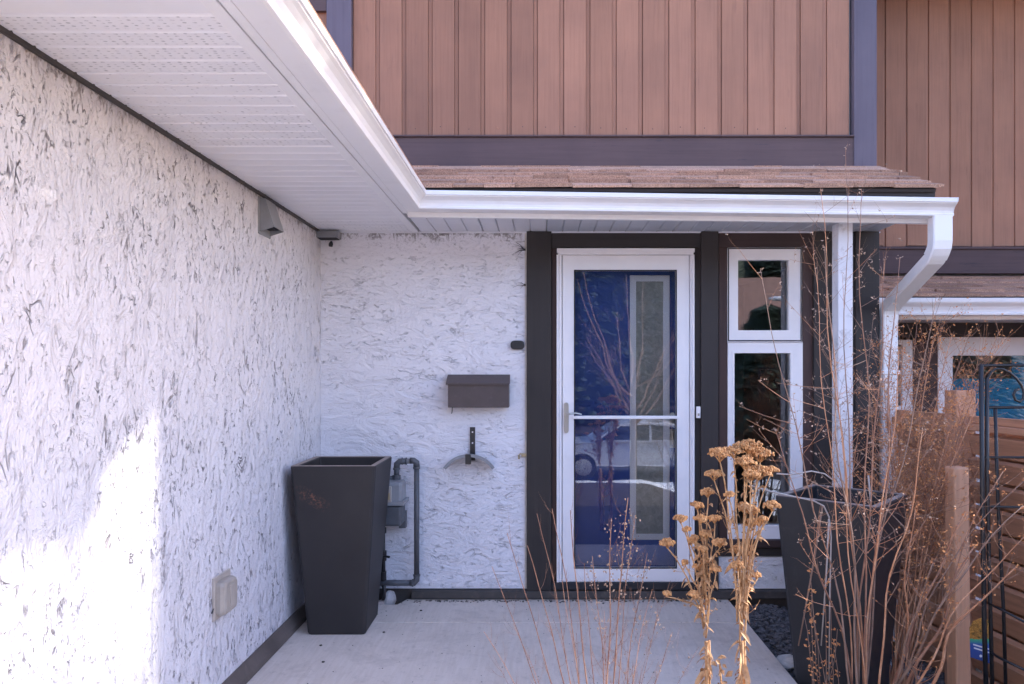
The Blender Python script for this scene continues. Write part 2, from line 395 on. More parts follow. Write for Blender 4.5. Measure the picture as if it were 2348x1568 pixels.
# ================================================================= SETTING: ground, slab
SLX = 1.17           # right edge of the slab
def gz(x, y):
    z = -.05
    z -= .24*sm((x-1.35)/.85)
    z -= .25*sm((x-2.5)/.6)
    if y < 0: z = z*(1-sm(-y/4)) - 1.3*sm(-y/6.5)
    z += .012*math.sin(x*3.1+y*2.3)+.008*math.sin(x*7.7-y*5.1)
    return z
xs = [-45, -30, -20, -14, -10, -7, -5, -3.5, -2.5, -1.8]+[-1.3+.1*i for i in range(50)]+[4, 5, 7, 10, 14, 20, 30, 45]
ys = [-60, -45, -35, -28, -22, -18, -14, -11, -9, -8, -7, -6, -5, -4.5, -4, -3.5, -3, -2.5, -2, -1.5, -1, -.5, 0, .5, 1, 1.5]+[1.8+.1*i for i in range(42)]+[6.5, 8, 12, 20, 40, 70]
g = MB(); g.v = [(x, y, gz(x, y)) for y in ys for x in xs]; nx_ = len(xs)
g.f = [(j*nx_+i, j*nx_+i+1, (j+1)*nx_+i+1, (j+1)*nx_+i) for j in range(len(ys)-1) for i in range(nx_-1)]
g.build('ground', M['soil'], kind='structure', smooth=True)
# concrete entry slab: notch at the gas meter, shallow joint
s = MB()
def slabpiece(poly): s.prism(poly, 'z', -.11, 0)
YJ = 4.07
s.prism([(-1.372, YJ+.004), (SLX, YJ+.004), (SLX, 4.488), (-.83, 4.488), (-.87, 4.385), (-1.372, 4.385)], 'z', -.11, 0)
s.prism([(-1.372, 3.12), (SLX, 3.12), (SLX, YJ-.004), (-1.372, YJ-.004)], 'z', -.11, 0)
s.box(-1.372, SLX, YJ-.004, YJ+.004, -.11, -.03)
s.build('concrete_slab', M['concrete'], kind='structure', bevel=.006)
MB().box(-1.372, -.35, -3, 3.112, -.11, -.003).build('concrete_path', M['concrete'], kind='structure', bevel=.006)
MB().box(-45, 45, -14.5, -7.2, -1.40, -1.27).build('street', M['asphalt'], kind='structure')
MB().box(-45, 45, -7.2, -5.9, -1.40, -1.16).build('pavement', M['concrete'], kind='structure')

# ================================================================= OUR HOUSE
H = thing('house', 'white stucco and brown board house with blue front door and white gutters', 'house')
YW = 4.5; XL = -1.372; ZS = 2.29; OX = -.755; OY = 3.93
# left (garage) wall
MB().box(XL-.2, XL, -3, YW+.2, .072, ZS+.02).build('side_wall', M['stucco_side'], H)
MB().box(XL-.2, XL-.012, -3, YW+.2, -.1, .069).build('foundation', M['concrete'], H)
# base boards along the side wall
for y0, y1, o in ((-3, .6, 0), (.605, 3.02, 0), (3.03, 4.48, .008)):
    s = MB(); s.prism([(XL-.005, 0.001), (XL+.034+o, 0.001), (XL+.030+o, .03), (XL+.008, .074), (XL-.005, .074)], 'y', y0, y1)
    s.build('base_board', M['base'], H, bevel=.004)
# back wall pieces
XP = XX(1207, YW)
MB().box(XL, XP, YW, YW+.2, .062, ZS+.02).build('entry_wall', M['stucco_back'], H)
MB().box(XL, 2.13, YW+.006, YW+.2, -.3, .059).build('foundation', M['flash'], H)
s = MB(); s.prism([(YW-.004, .058), (YW-.028, .052), (YW-.034, .010), (YW-.03, .004), (YW-.002, .004)], 'x', -.8, 2.11)
s.build('base_flashing', M['flash'], H, bevel=.002)
MB().box(XP-.012, XP-.0005, YW-.004, YW-.0002, .062, ZS).build('caulk_line', M['caulk'], H)
YF = 4.475   # front of dark trim
def tb(name, x0, x1, y0, y1, mat, Y=YF, d=.15, bev=.003, parent=H, z0=None, z1=None):
    return MB().box(XX(x0, Y), XX(x1, Y), Y, Y+d, ZZ(y1, Y) if z0 is None else z0, ZZ(y0, Y) if z1 is None else z1).build(name, M[mat], parent, bevel=bev)
tb('trim_post', 1207, 1264, 533, 1353, 'dark_v', z0=.055, z1=ZS)
tb('trim_post', 1264.5, 1275.5, 569, 1336, 'brown_v', Y=4.505)
tb('door_header', 1264.5, 1606.5, 533, 568, 'dark_h', Y=4.49, z1=ZS)
tb('trim_post', 1592.5, 1606.5, 569, 1336, 'dark_v', Y=4.505)
tb('trim_post', 1607, 1647, 533, 1353, 'dark_v', z0=.055, z1=ZS)
tb('door_sill', 1264.5, 1606.5, 1336, 1352, 'seal', Y=4.47, d=.2)
# window surround
tb('window_casing', 1647.5, 1667, 540, 1262, 'brown_v', Y=4.497)
tb('window_casing', 1839.5, 1865, 540, 1262, 'brown_v', Y=4.497)
tb('window_header', 1647.5, 1865, 533, 566.5, 'brown_h', Y=4.492, z1=ZS)
tb('window_sill', 1647.5, 1865, 1238, 1256, 'brown_h', Y=4.46, d=.2, bev=.005)
tb('window_apron', 1647.5, 1865, 1256.5, 1275, 'dark_h', Y=4.485, d=.18)
MB().box(XX(1647, 4.5), XX(1865, 4.5), 4.496, 4.7, .062, ZZ(1275.5, 4.5)).build('stucco_panel', M['stucco_low'], H)
tb('trim_post', 1865.5, 1902, 533, 1353, 'dark_v', z0=.055, z1=ZS)
tb('trim_post', 1902.6, 1960, 533, 1353, 'dark_v', Y=4.485, z0=.055, z1=ZS)
tb('trim_post', 1960.6, 2016, 533, 1353, 'dark_v', z0=.055, z1=ZS)
MB().box(2.112, 2.125, YW+.13, 9, -.5, 4.9).build('side_wall', M['siding'], H)
MB().box(XP, 2.11, YW+.205, YW+.23, ZZ(560, 4.7), 2.69).build('wall_sheathing', M['dark_room'], H)
# dark rooms behind door and window
s = MB()
for b_ in ((XP, 2.10, 7.4, 7.5, -.1, 2.6), (XP-.1, XP-.02, 4.72, 7.4, -.1, 2.6), (2.09, 2.11, 4.72, 7.4, -.1, 2.6), (XP, 2.1, 4.72, 7.4, -.1, .05), (XP, 2.1, 4.72, 7.4, 2.5, 2.6)): s.box(*b_)
s.build('interior_wall', M['dark_room'], H)
MB().box(XX(1607, 4.63), XX(1647, 4.63), 4.63, 4.72, .06, 2.4).build('wall_stud', M['dark_room'], H)

def frame(mb, x0, x1, y0, y1, a, b, c, d, Y, dep):
    """rectangular frame, outer px box x0..x1,y0..y1 and inner a..b, c..d"""
    X0, X1, A, B = XX(x0, Y), XX(x1, Y), XX(a, Y), XX(b, Y); Z1, Z0, C1, D0 = ZZ(y0, Y), ZZ(y1, Y), ZZ(c, Y), ZZ(d, Y)
    v = []
    for yy in (Y, Y+dep):
        v += [(X0, yy, Z0), (X1, yy, Z0), (X1, yy, Z1), (X0, yy, Z1), (A, yy, D0), (B, yy, D0), (B, yy, C1), (A, yy, C1)]
    f = []
    for i in range(4):
        j = (i+1) % 4
        f += [(i, j, 4+j, 4+i), (8+i, 12+i, 12+j, 8+j), (i, 8+i, 8+j, j), (4+i, 4+j, 12+j, 12+i)]
    mb.add(v, f)
def pane(name, a, b, c, d, Y, mat, parent):
    return MB().box(XX(a, Y), XX(b, Y), Y, Y+.005, ZZ(d, Y), ZZ(c, Y)).build(name, M[mat], parent)
# storm door
SD = MB(); frame(SD, 1289, 1580.5, 585, 1334, 1317.6, 1549.5, 620.5, 1301.6, 4.492, .035)
SD = SD.build('storm_door', M['vinyl'], H, bevel=.004, label='white aluminium storm door with full length glass')
s = MB()
for a, b_, c, d, yy, dp in ((1275.8, 1281, 583.5, 1335, 4.478, .03), (1281.6, 1287.5, 584, 1335, 4.487, .05), (1587, 1592, 583.5, 1335, 4.478, .03), (1582, 1586.4, 584, 1335, 4.486, .05)):
    s.box(XX(a, yy), XX(b_, yy), yy, yy+dp, ZZ(d, yy), ZZ(c, yy))
s.build('jamb', M['vinyl'], SD, bevel=.0015)
s = MB(); s.box(XX(1276.5, 4.468), XX(1592.5, 4.468), 4.468, 4.52, ZZ(578, 4.468), ZZ(569, 4.468)); s.box(XX(1279, 4.474), XX(1590, 4.474), 4.474, 4.52, ZZ(583.5, 4.474), ZZ(578.4, 4.474))
s.build('drip_cap', M['vinyl'], SD, bevel=.002)
for y0, y1 in ((640, 668), (870, 898), (1180, 1208)):
    s = MB(); s.tube([P(1583.5, y0, 4.482), P(1583.5, y1, 4.482)], .005, .005, 8); s.build('hinge', M['vinyl'], SD)
s = MB(); frame(s, 1315.5, 1551.5, 618.5, 1303.6, 1318.4, 1548.7, 621.4, 1300.8, 4.489, .006); s.build('glazing_seal', M['seal'], SD)
pane('glass_pane', 1317.8, 1549.2, 620.8, 1301.3, 4.508, 'glass_storm', SD)
tb('crossbar', 1311, 1556, 953.5, 960.5, 'vinyl', Y=4.484, d=.03, parent=SD, bev=.003)
# storm door handle
HD = MB(); yy = 4.478
pl = [(XX(x, yy), ZZ(y, yy)) for x, y in ((1292.5, 928), (1294, 923.5), (1298, 922), (1302, 923.5), (1303.5, 928), (1303.5, 987), (1302, 991.5), (1298, 993), (1294, 991.5), (1292.5, 987))]
HD.prism(pl, 'y', yy, 4.491); HD = HD.build('handle', M['nickel'], SD, bevel=.002)
s = MB(); s.tube([P(1298, 949, 4.478), P(1298, 949, 4.44), P(1306, 948.5, 4.432), P(1320, 947, 4.432), P(1333, 950, 4.436)], .008, .005, 8); s.cyl(P(1298, 949, 4.478), P(1298, 949, 4.462), .012, 12); s.cyl(P(1298, 977, 4.478), P(1298, 977, 4.472), .009, 12)
s.build('handle', M['nickel'], SD, smooth=False)
# blue front door behind the storm door
YD = 4.60
ED = MB().box(XX(1290, YD), XX(1580, YD), YD, YD+.045, .1, ZZ(612, YD)).build('front_door', M['door_blue'], H, bevel=.003, label='deep blue front door with a narrow glass light on its right side')
s = MB(); frame(s, 1444, 1535, 631, 1237.6, 1458, 1520, 645, 1224, YD-.012, .012); s.build('lite_frame', M['vinyl'], ED, bevel=.003)
pane('lite_glass', 1457.6, 1520.4, 644.6, 1224.4, YD-.006, 'obscure', ED)
s = MB(); s.cyl(P(1541, 951, YD), P(1541, 951, YD-.03), .016, 16); s.build('deadbolt', M['nickel'], ED, smooth=False)
s = MB(); s.box(XX(1534, YD), XX(1548, YD), YD-.012, YD, ZZ(975, YD), ZZ(962, YD)); s.box(XX(1534, YD), XX(1548, YD), YD-.01, YD, ZZ(1026, YD), ZZ(984, YD)); s.tube([P(1541, 990, YD-.01), P(1541, 992, YD-.04), P(1541, 1018, YD-.04), P(1541, 1020, YD-.01)], .006, .006, 8)
s.build('handle', M['nickel'], ED, bevel=.001)
s = MB(); frame(s, 1276, 1604, 575, 1345, 1290.5, 1579.5, 612.5, 1334, YD-.02, .09); s.build('door_jamb', M['dark_v'], H)
s = MB().box(XX(1290, YD), XX(1580, YD), 4.53, YD+.06, .085, .099).build('threshold', M['nickel'], H)
# window beside the door
W1 = MB(); frame(W1, 1667.5, 1838.5, 567.5, 783, 1692, 1808, 596, 757, 4.488, .06)
W1 = W1.build('window', M['vinyl'], H, bevel=.004, label='small upper window in a white frame beside the front door')
s = MB(); frame(s, 1668.5, 1837.5, 568.5, 782, 1671, 1835, 571, 779.5, 4.4852, .002); s.build('seal', M['seal'], W1)
pane('pane', 1691, 1809, 595, 758, 4.51, 'glass', W1)
W2 = MB(); frame(W2, 1668, 1840.5, 785, 1237.5, 1683, 1812.5, 809, 1204, 4.492, .06)
W2 = W2.build('window', M['vinyl'], H, bevel=.004, label='tall lower window in a white frame beside the front door')
s = MB(); frame(s, 1678, 1817, 804, 1209, 1683.6, 1812, 809.6, 1203.4, 4.4885, .012); s.build('glazing_bead', M['vinyl'], W2, bevel=.002)
pane('pane', 1682, 1813, 808, 1205, 4.512, 'glass', W2)
tb('window_mullion', 1667.8, 1840, 783.3, 784.7, 'vinyl', Y=4.484, d=.06, bev=.001)

# soffit panels: each with four vee grooved strips
def soffit_panel(axis, start, n, wdt, a, b, z, mat, name='soffit_panel'):
    pr = []
    for k in range(n):
        p0 = start+k*wdt
        pr += [(p0, z+.011), (p0+.004, z+.002), (p0+.007, z), (p0+wdt-.007, z), (p0+wdt-.004, z+.002)]
    pr += [(start+n*wdt-.0008, z+.011), (start+n*wdt-.0008, z+.016), (start, z+.016)]
    s = MB()
    if axis == 'y':   # panels laid one after another along Y, extruded along X
        s.prism(pr, 'x', a, b)
    else:             # one after another along X, extruded along Y
        v = [(p[0], a, p[1]) for p in pr]+[(p[0], b, p[1]) for p in pr]; m_ = len(pr)
        s.add(v, [(i, (i+1) % m_, m_+(i+1) % m_, m_+i) for i in range(m_)]+[tuple(range(m_-1, -1, -1)), tuple(range(m_, 2*m_))])
    s.build(name, M[mat], H)
y = 4.498-.34
while y > -1.2:
    soffit_panel('y', y, 4, .085, XL+.001, OX-.045, ZS+(.0 if int(y*10) % 2 else .0012), 'soffit'); y -= .342
x = OX+.008
k = 0
while x < 2.05:
    nn = 4 if x+.4 < 2.14 else max(1, int((2.13-x)/.098))
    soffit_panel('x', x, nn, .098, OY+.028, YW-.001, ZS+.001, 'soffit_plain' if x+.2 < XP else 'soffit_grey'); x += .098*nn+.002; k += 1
# trims of the soffit
MB().box(OX-.044, OX-.004, -1.2, 4.497, ZS-.004, ZS+.02).build('soffit_trim', M['alu'], H, bevel=.003)
s = MB().box(XL+.0005, XL+.014, -1.2, 4.49, ZS-.012, ZS+.01).build('soffit_trim', M['flash'], H)
MB().box(XL+.016, 2.12, YW-.013, YW-.001, ZS-.008, ZS+.0005).build('soffit_trim', M['soffit_plain'], H)
s = MB(); s.box(XX(1757, 4.15), XX(1810, 4.15), 4.12, 4.19, ZS-.006, ZS+.004)
s.build('soffit_vent', M['alu'], H, bevel=.002)
# fascia boards
MB().box(OX, OX+.03, -1.2, OY+.029, ZS-.003, ZS+.11).build('fascia', M['alu'], H, bevel=.002)
DR = .040
s = MB(); xa, xb = OX+.031, 2.13
v = []
for x_, dd in ((xa, 0), (xb, DR)):
    v += [(x_, OY, 2.262-dd*.9), (x_, OY+.027, 2.262-dd*.9), (x_, OY+.027, 2.40-dd*.3), (x_, OY, 2.40-dd*.3)]
s.loft([v[:4], v[4:]]); s.build('fascia', M['alu'], H, bevel=.002)
# K-style gutters
prof = [(0, .0), (.070, .0), (.0795, .003), (.081, .0125), (.0765, .017), (.079, .030), (.088, .045), (.102, .056), (.1125, .062), (.1135, .0665), (.120, .068), (.122, .088), (.1195, .0905), (.108, .0905), (.108, .088), (.1165, .0865), (.1155, .072), (.108, .068), (.098, .060), (.084, .049), (.074, .033), (.0725, .018), (.072, .004), (.003, .004), (.003, .098), (0, .098)]
def gutter(ringA, ringB, name='gutter'):
    s = MB(); s.loft([ringA, ringB]); return s.build(name, M['alu'], H)
FX = OX+.031; FY = OY-.001; GZ = ZS-.002
gutter([(FX+o-.0, -1.2, GZ+z) for o, z in prof], [(FX+o, FY-o, GZ+z) for o, z in prof])
gutter([(FX+o, FY-o, GZ+z) for o, z in prof], [(2.205, FY-o, GZ-DR+z) for o, z in prof])
s = MB(); ep = [(o, z) for o, z in prof[:14]]+[(0, .0905)]
s.loft([[(2.2055, FY-o, GZ-DR+z) for o, z in ep], [(2.212, FY-o*1.02, GZ-DR+z*1.01) for o, z in ep]]); s.build('gutter_end_cap', M['alu'], H)
# downspout: outlet, s-bend back to the corner, straight run
def downspout(pts, hw, hd, parent, name='downspout'):
    """pts in the YZ plane at fixed x; rectangular section with slightly rounded corners"""
    x = pts[0][0]; rings = []
    for i, p in enumerate(pts):
        a = pts[max(i-1, 0)]; c = pts[min(i+1, len(pts)-1)]
        d = Vector((c[0]-a[0], c[1]-a[1], c[2]-a[2])).normalized(); nn = Vector((1, 0, 0)); q = d.cross(nn).normalized()
        r = []
        for u, w_ in ((-1, -.8), (-.88, -1), (-.3, -1), (-.25, -.93), (.25, -.93), (.3, -1), (.88, -1), (1, -.8), (1, .8), (.88, 1), (-.88, 1), (-1, .8)):
            r.append(Vector(p)+nn*u*hw+q*w_*hd)
        rings.append(r)
    s = MB(); s.loft(rings); return s.build(name, M['alu'], parent)
xd = 2.158
pth = [(xd, 3.885, 2.255), (xd, 3.885, 2.12), (xd, 3.892, 2.09), (xd, 3.91, 2.065), (xd, 3.93, 2.045)]
downspout(pth, .052, .036, H)
downspout([(xd, 3.925, 2.05), (xd, 3.94, 2.035), (xd+.008, 4.40, 1.845), (xd+.01, 4.455, 1.815), (xd+.01, 4.475, 1.78), (xd+.01, 4.48, 1.74)], .049, .034, H)
downspout([(xd+.01, 4.48, 1.76), (xd+.01, 4.48, .9), (xd+.01, 4.48, -.25)], .046, .032, H)
s = MB(); s.box(xd-.045, xd+.065, 4.44, 4.53, 1.40, 1.425); s.build('downspout_strap', M['alu'], H, bevel=.002)

# lean-to roof over the entry
def roof(parent, x0, x1, ylo, zlo, yhi, zhi, seed, expo=.135, mat='shingle', lstart=None):
    rr = random.Random(seed); L = math.hypot(yhi-ylo, zhi-zlo); dy, dz = (yhi-ylo)/L, (zhi-zlo)/L; ny, nz = -dz, dy
    v = lambda x, s_, h: (x, ylo+dy*s_+ny*h, zlo+dz*s_+nz*h)
    d = MB(); d.loft([[v(x0, 0, -.02), v(x1-.03, 0, -.02), v(x1-.03, L, -.02), v(x0, L, -.02)], [v(x0, 0, -.002), v(x1-.03, 0, -.002), v(x1-.03, L, -.002), v(x0, L, -.002)]]); d.build('roof_deck', M['dark_h'], parent)
    n = int(L/expo)+1
    for k in range(n):
        s0 = k*expo-.012; x = x0+(rr.random()*.3-.3 if lstart is None else 0)
        while x < x1-.01:
            w_ = rr.uniform(.16, .34); xe = min(x+w_, x1+rr.uniform(-.006, .006)); a = max(x, x0)
            if xe-a < .03: x = xe+.002; continue
            t_ = rr.choice((.008, .012, .017)); s1 = min(s0+expo+.05, L); lift = rr.uniform(0, .003)
            sa = s0+rr.uniform(-.008, .01)*(k > 0)
            m_ = MB(); m_.loft([[v(a+.001, sa, .004+lift), v(xe-.001, sa, .004+lift+rr.uniform(0, .003)), v(xe-.001, s1, .001), v(a+.001, s1, .001)],
                                [v(a+.001, sa, .004+t_+lift+.006), v(xe-.001, sa, .004+t_+lift+.006), v(xe-.001, s1, .004), v(a+.001, s1, .004)]])
            m_.build('shingle', M[mat], parent); x = xe+.001
roof(H, -1.3, 2.135, 3.825, 2.392, 4.47, 2.672, 3)
# drip edge and dark sub-fascia under the shingles
s = MB(); s.loft([[(-.72, 3.845, 2.372), (-.72, 3.925, 2.372), (-.72, 3.925, 2.402), (-.72, 3.845, 2.396)], [(2.11, 3.845, 2.352), (2.11, 3.925, 2.352), (2.11, 3.925, 2.404), (2.11, 3.845, 2.396)]])
s.build('sub_fascia', M['dark_h'], H)
s = MB(); s.prism([(3.93, 2.30), (YW, 2.30), (YW, 2.66), (3.93, 2.415)], 'x', 2.085, 2.10); s.build('roof_end_board', M['siding'], H)
s = MB(); s.prism([(4.33, 2.618), (4.335, 2.636), (4.468, 2.694), (4.468, 2.67)], 'x', -1.3, 2.105); s.build('ridge_strip', M['shingle'], H)
# garage roof
s = MB(); s.prism([(-.64, 2.392), (-4.4, 3.85), (-4.4, 3.95), (-.62, 2.412)], 'y', -1.3, 4.44); s.build('garage_roof', M['shingle'], H)
MB().box(-4.6, XL-.21, -3, -2.8, -.3, 2.6).build('garage_wall', M['stucco_side'], H)
# upper wall with channel siding boards
YU = 4.50
MB().box(-4.6, 2.108, YU+.03, 9, 2.30, 4.9).build('upper_wall', M['dark_room'], H)
def siding(parent, xs0, n, pitch, z0, z1, Y, mat, chan=.026):
    pr = [(0, .027), (0, .009), (chan-.0035, .009), (chan-.003, .024), (chan, .024), (chan, .001), (chan+.001, 0), (pitch-.003, 0), (pitch-.0015, .0015), (pitch-.0015, .027)]
    s = MB(); v = [(p[0], p[1], z0) for p in pr]+[(p[0], p[1], z1) for p in pr]; m_ = len(pr)
    s.add(v, [(i, (i+1) % m_, m_+(i+1) % m_, m_+i) for i in range(m_)]+[tuple(range(m_-1, -1, -1)), tuple(range(m_, 2*m_))])
    me = s.mesh('siding_board'); me.materials.append(M[mat])
    for k in range(n):
        o = link('siding_board', me, parent, loc=(xs0+k*pitch, Y+rnd(-.0015, .0015), rnd(-.006, .003)))
zt1 = ZZ(312, YU-.01); zt0 = ZZ(382, YU-.02)
siding(H, XX(861, YU)-.1645*2, 20, .1645, zt1+.004, 4.9, YU, 'siding')
siding(H, -1.95, 4, .1645, 2.6, 3.66, YU+.003, 'siding')
MB().box(-1.2, XX(1957.5, 4.475), 4.475, 4.53, zt0, zt1-.012).build('trim_board', M['trim_h'], H, bevel=.003)
MB().box(-1.2, XX(1957.5, 4.468), 4.462, 4.53, zt1-.011, zt1).build('trim_cap', M['trim_h'], H, bevel=.002)
MB().box(XX(1958, 4.468), XX(2010, 4.468), 4.468, 4.56, ZZ(384, 4.468), 4.9).build('corner_board', M['trim_v'], H, bevel=.003)
MB().box(XX(748, 4.472), XX(805, 4.472), 4.472, 4.54, 2.5, 4.9).build('corner_board', M['trim_v'], H, bevel=.003)
MB().box(-3, XX(747.4, 4.472), 4.478, 4.53, 3.662, 3.83).build('trim_board', M['trim_h'], H, bevel=.003)
for k in range(18):
    s = MB(); s.ball((XX(861, YU)-.1645*2+.095+k*.1645+rnd(-.02, .02), YU-.001, zt1+.05+rnd(-.004, .012)), .0035 if k != 6 else .007, 1, .4, 1, 8, 4)
    s.build('nail_head', M['siding' if k == 6 else 'flash'], H)
# main roof
s = MB(); s.prism([(3.9, 4.86), (3.9, 4.98), (7, 6.2), (9.5, 5.2), (9.5, 4.9)], 'x', -4.9, 2.45); s.build('main_roof', M['shingle'], H)
# porch post
s = MB(); yy = 4.03; s.box(XX(1921, yy), XX(1955.5, yy), yy-.0, yy+.088, -.08, ZZ(510, yy)); s.build('porch_post', M['post_paint'], H, bevel=.006, label='square white post with flaking paint under the eave')

# ================================================================= NEIGHBOUR'S HOUSE
N = thing('neighbour_house', 'brown board house next door, set back and lower, with white gutter and blue window', 'house', (0, 0, 0))
YN = 5.5
siding(N, 2.128, 22, .165, ZZ(565, YN)+.004, 4.5, YN, 'siding_near', .018)
MB().box(2.12, 5.8, YN+.03, 9.5, 1.7, 4.45).build('upper_wall', M['dark_room'], N)
MB().box(2.12, 5.8, YN-.03, YN+.02, ZZ(627, YN-.03), ZZ(571, YN-.03)).build('trim_board', M['trim_h'], N, bevel=.003)
MB().box(2.12, 5.8, YN-.045, YN+.02, ZZ(570.5, YN-.045), ZZ(565, YN-.045)).build('trim_cap', M['trim_h'], N, bevel=.002)
s = MB(); s.prism([(4.75, 4.42), (4.75, 4.56), (7.5, 5.7), (9.9, 4.8), (9.9, 4.5)], 'x', 2.127, 6.0); s.build('main_roof', M['shingle'], N)
roof(N, 2.13, 4.6, 4.84, 1.918, 5.47, 2.14, 11)
nGZ = 1.795; nFY = 4.905
s = MB(); s.loft([[(2.135, nFY-o, nGZ+z*1.25) for o, z in prof], [(4.6, nFY-o, nGZ+z*1.25) for o, z in prof]]); s.build('gutter', M['alu'], N)
MB().box(2.13, 4.6, nFY, nFY+.03, 1.772, 1.905).build('fascia', M['alu'], N, bevel=.002)
s = MB(); s.box(2.13, 4.6, nFY+.03, YN, 1.79, 1.80); s.build('soffit', M['soffit_grey'], N)
# lower wall around its two windows
def nb(name, x0, x1, y0, y1, mat, Y=YN, d=.1, parent=N): return MB().box(XX(x0, Y), XX(x1, Y), Y, Y+d, ZZ(y1, Y), ZZ(y0, Y)).build(name, M[mat], parent, bevel=.003)
MB().box(2.12, 4.6, YN-.005, YN+.1, 1.66, 1.79).build('window_header', M['dark_h'], N)
nb('trim_post', 2093, 2149, 775, 1350, 'brown_v', YN-.01)
nb('trim_post', 2016, 2043, 775, 1350, 'dark_v', YN)
MB().box(2.12, 4.6, YN, YN+.1, -.7, ZZ(965, YN)).build('lower_wall', M['stucco_low'], N)
NW = MB(); frame(NW, 2044, 2092, 772, 962, 2050, 2068, 790, 930, YN-.005, .06); NW = NW.build('window', M['vinyl'], N, bevel=.003, label='narrow white framed side window')
pane('pane', 2049, 2069, 789, 931, YN+.02, 'glass', NW)
NW = MB(); frame(NW, 2150, 2560, 773, 1010, 2184, 2540, 815, 985, YN-.02, .08); NW = NW.build('window', M['vinyl'], N, bevel=.004, label='wide white framed window with a blue blind')
pane('pane', 2183, 2541, 814, 986, YN+.02, 'glass', NW)
MB().box(XX(2170, YN+.12), XX(2600, YN+.12), YN+.12, YN+.13, ZZ(1010, YN+.12), ZZ(868, YN+.12)).build('blind', M['teal'], NW)
MB().box(XX(2320, YN+.10), XX(2600, YN+.10), YN+.10, YN+.11, ZZ(867, YN+.10), ZZ(810, YN+.10)).build('blind', M['teal'], NW)
MB().box(2.12, 5.8, 7.4, 7.5, -.6, 1.7).build('interior_wall', M['dark_room'], N)
MB().box(5.8, 5.9, YN, 9.5, -.6, 4.45).build('side_wall', M['siding_near'], N)

# unseen unit added out of the picture: its corner shapes the sun patch
s = thing('sun_blocker_house', 'unseen tall brown unit added right of the picture to block the sun', 'house', (6, 2.57+.12*(6-XL), 0), rz=math.atan2(.12, 1))
MB().box(0, 8, 0, 8, -.8, 7.6).build('wall', M['siding_near'], s)
b_ = MB(); b_.prism([(-.02, 7.6), (-.05, 7.75), (4, 9.6), (8.5, 7.75), (8.5, 7.6)], 'x', -.05, 8.3); b_.build('roof', M['shingle'], s)
T = thing('sun_blocker_tree', 'unseen evergreen tree added right of the picture, its crown shaped to shade the upper side wall', 'tree', (6.4, 2.35, -.5))  # added off-frame tree, crown cut to the outline of the sun patch
b_ = MB(); b_.tube([(0, 0, 0), (.03, 0, 3), (0, 0, 5.9)], .13, .03, 8); b_.build('trunk', M['bark'], T)
b_ = MB(); rr = random.Random(91)
for k in range(7000):
    xk = rr.uniform(-1.5, 1.5); X_ = 6.4+xk; yp = rr.uniform(.75, 2.66); zp = rr.uniform(.95, 1.93+.05*math.sin(yp*9))
    lim = 1.03+.38*max(0, yp-2.12)/.42+.03*math.sin(yp*23)
    if zp < lim+.06*rr.random(): continue
    c_ = Vector((xk, yp+.12*(X_-XL)-2.35, zp+.5*(X_-XL)+.5))
    d = Vector((rr.uniform(-1, 1), rr.uniform(-1, 1), rr.uniform(-.3, .3))).normalized(); u = Vector((0, 0, 1)).cross(d); L_ = rr.uniform(.10, .2)
    b_.add([c_-d*L_, c_+u*L_*.6, c_+d*L_, c_-u*L_*.6-Vector((0, 0, .1))], [(0, 1, 2), (0, 2, 3)])
b_.build('crown', M['needles'], T)
b_ = MB()
for k in range(5200):
    xk = rr.uniform(-1.2, 1.2); X_ = 6.4+xk; yp = rr.uniform(.75, 2.5); zp = rr.uniform(-.3, 1.2)
    if yp > 2.2 and zp > .5 and rr.random() < .7: continue
    c_ = Vector((xk, yp+.12*(X_-XL)-2.35, zp+.5*(X_-XL)+.5))
    d = Vector((rr.uniform(-1, 1), rr.uniform(-1, 1), rr.uniform(-1, .6))).normalized(); u = d.orthogonal().normalized(); L_ = rr.uniform(.03, .06)
    b_.add([c_-d*L_, c_+u*L_*.3, c_+d*L_, c_-u*L_*.3], [(0, 1, 2), (0, 2, 3)])
b_.build('sun_dimming_sprays', M['needles'], T, kind='stuff')  # fine sprays added in the sun's path to dim the patch

# ================================================================= THINGS ON THE WALLS
# wedge wall lamp on the side wall
L = thing('wall_lamp', 'grey metal wedge shaped downlight on the stucco wall just below the soffit', 'wall lamp', (XL, 3.51, 2.10))
s = MB(); pr = [(0, 0), (.075, .024), (.034, .155), (.030, .164), (0, .164)]
v = [(a, yy, b_) for yy in (0, .135) for a, b_ in pr]
s.add(v, [(2, 1, 6, 7), (3, 2, 7, 8), (4, 3, 8, 9), (0, 4, 9, 5), (0, 1, 2, 3, 4), (9, 8, 7, 6, 5)])
o = s.build('housing', M['grey_paint'], L); sd = o.modifiers.new('solid', 'SOLIDIFY'); sd.thickness = .003; sd.offset = -1
s = MB(); s.box(.004, .052, .012, .123, .028, .04); s.build('socket', M['seal'], L)
s = MB(); s.box(-.004, .004, -.012, .147, -.01, .172); s.build('back_plate', M['grey_paint'], L, bevel=.002)
# box lamp under the soffit in the corner
L = thing('wall_lamp', 'small flat grey box lamp tucked under the soffit in the corner of the stucco walls', 'wall lamp', (XX(753, 4.45), 4.495, 2.24))
s = MB(); s.box(-.068, .068, -.085, 0, 0, .044); s.build('housing', M['grey_paint'], L, bevel=.004)
s = MB(); s.box(-.058, .058, -.078, -.008, -.004, .001); s.build('lens', M['seal'], L)
s = MB(); s.ball((0.01, -.03, -.03), .016, 1, .8, 1.2, 6, 4, .3); s.build('nest_clump', M['seal'], L)
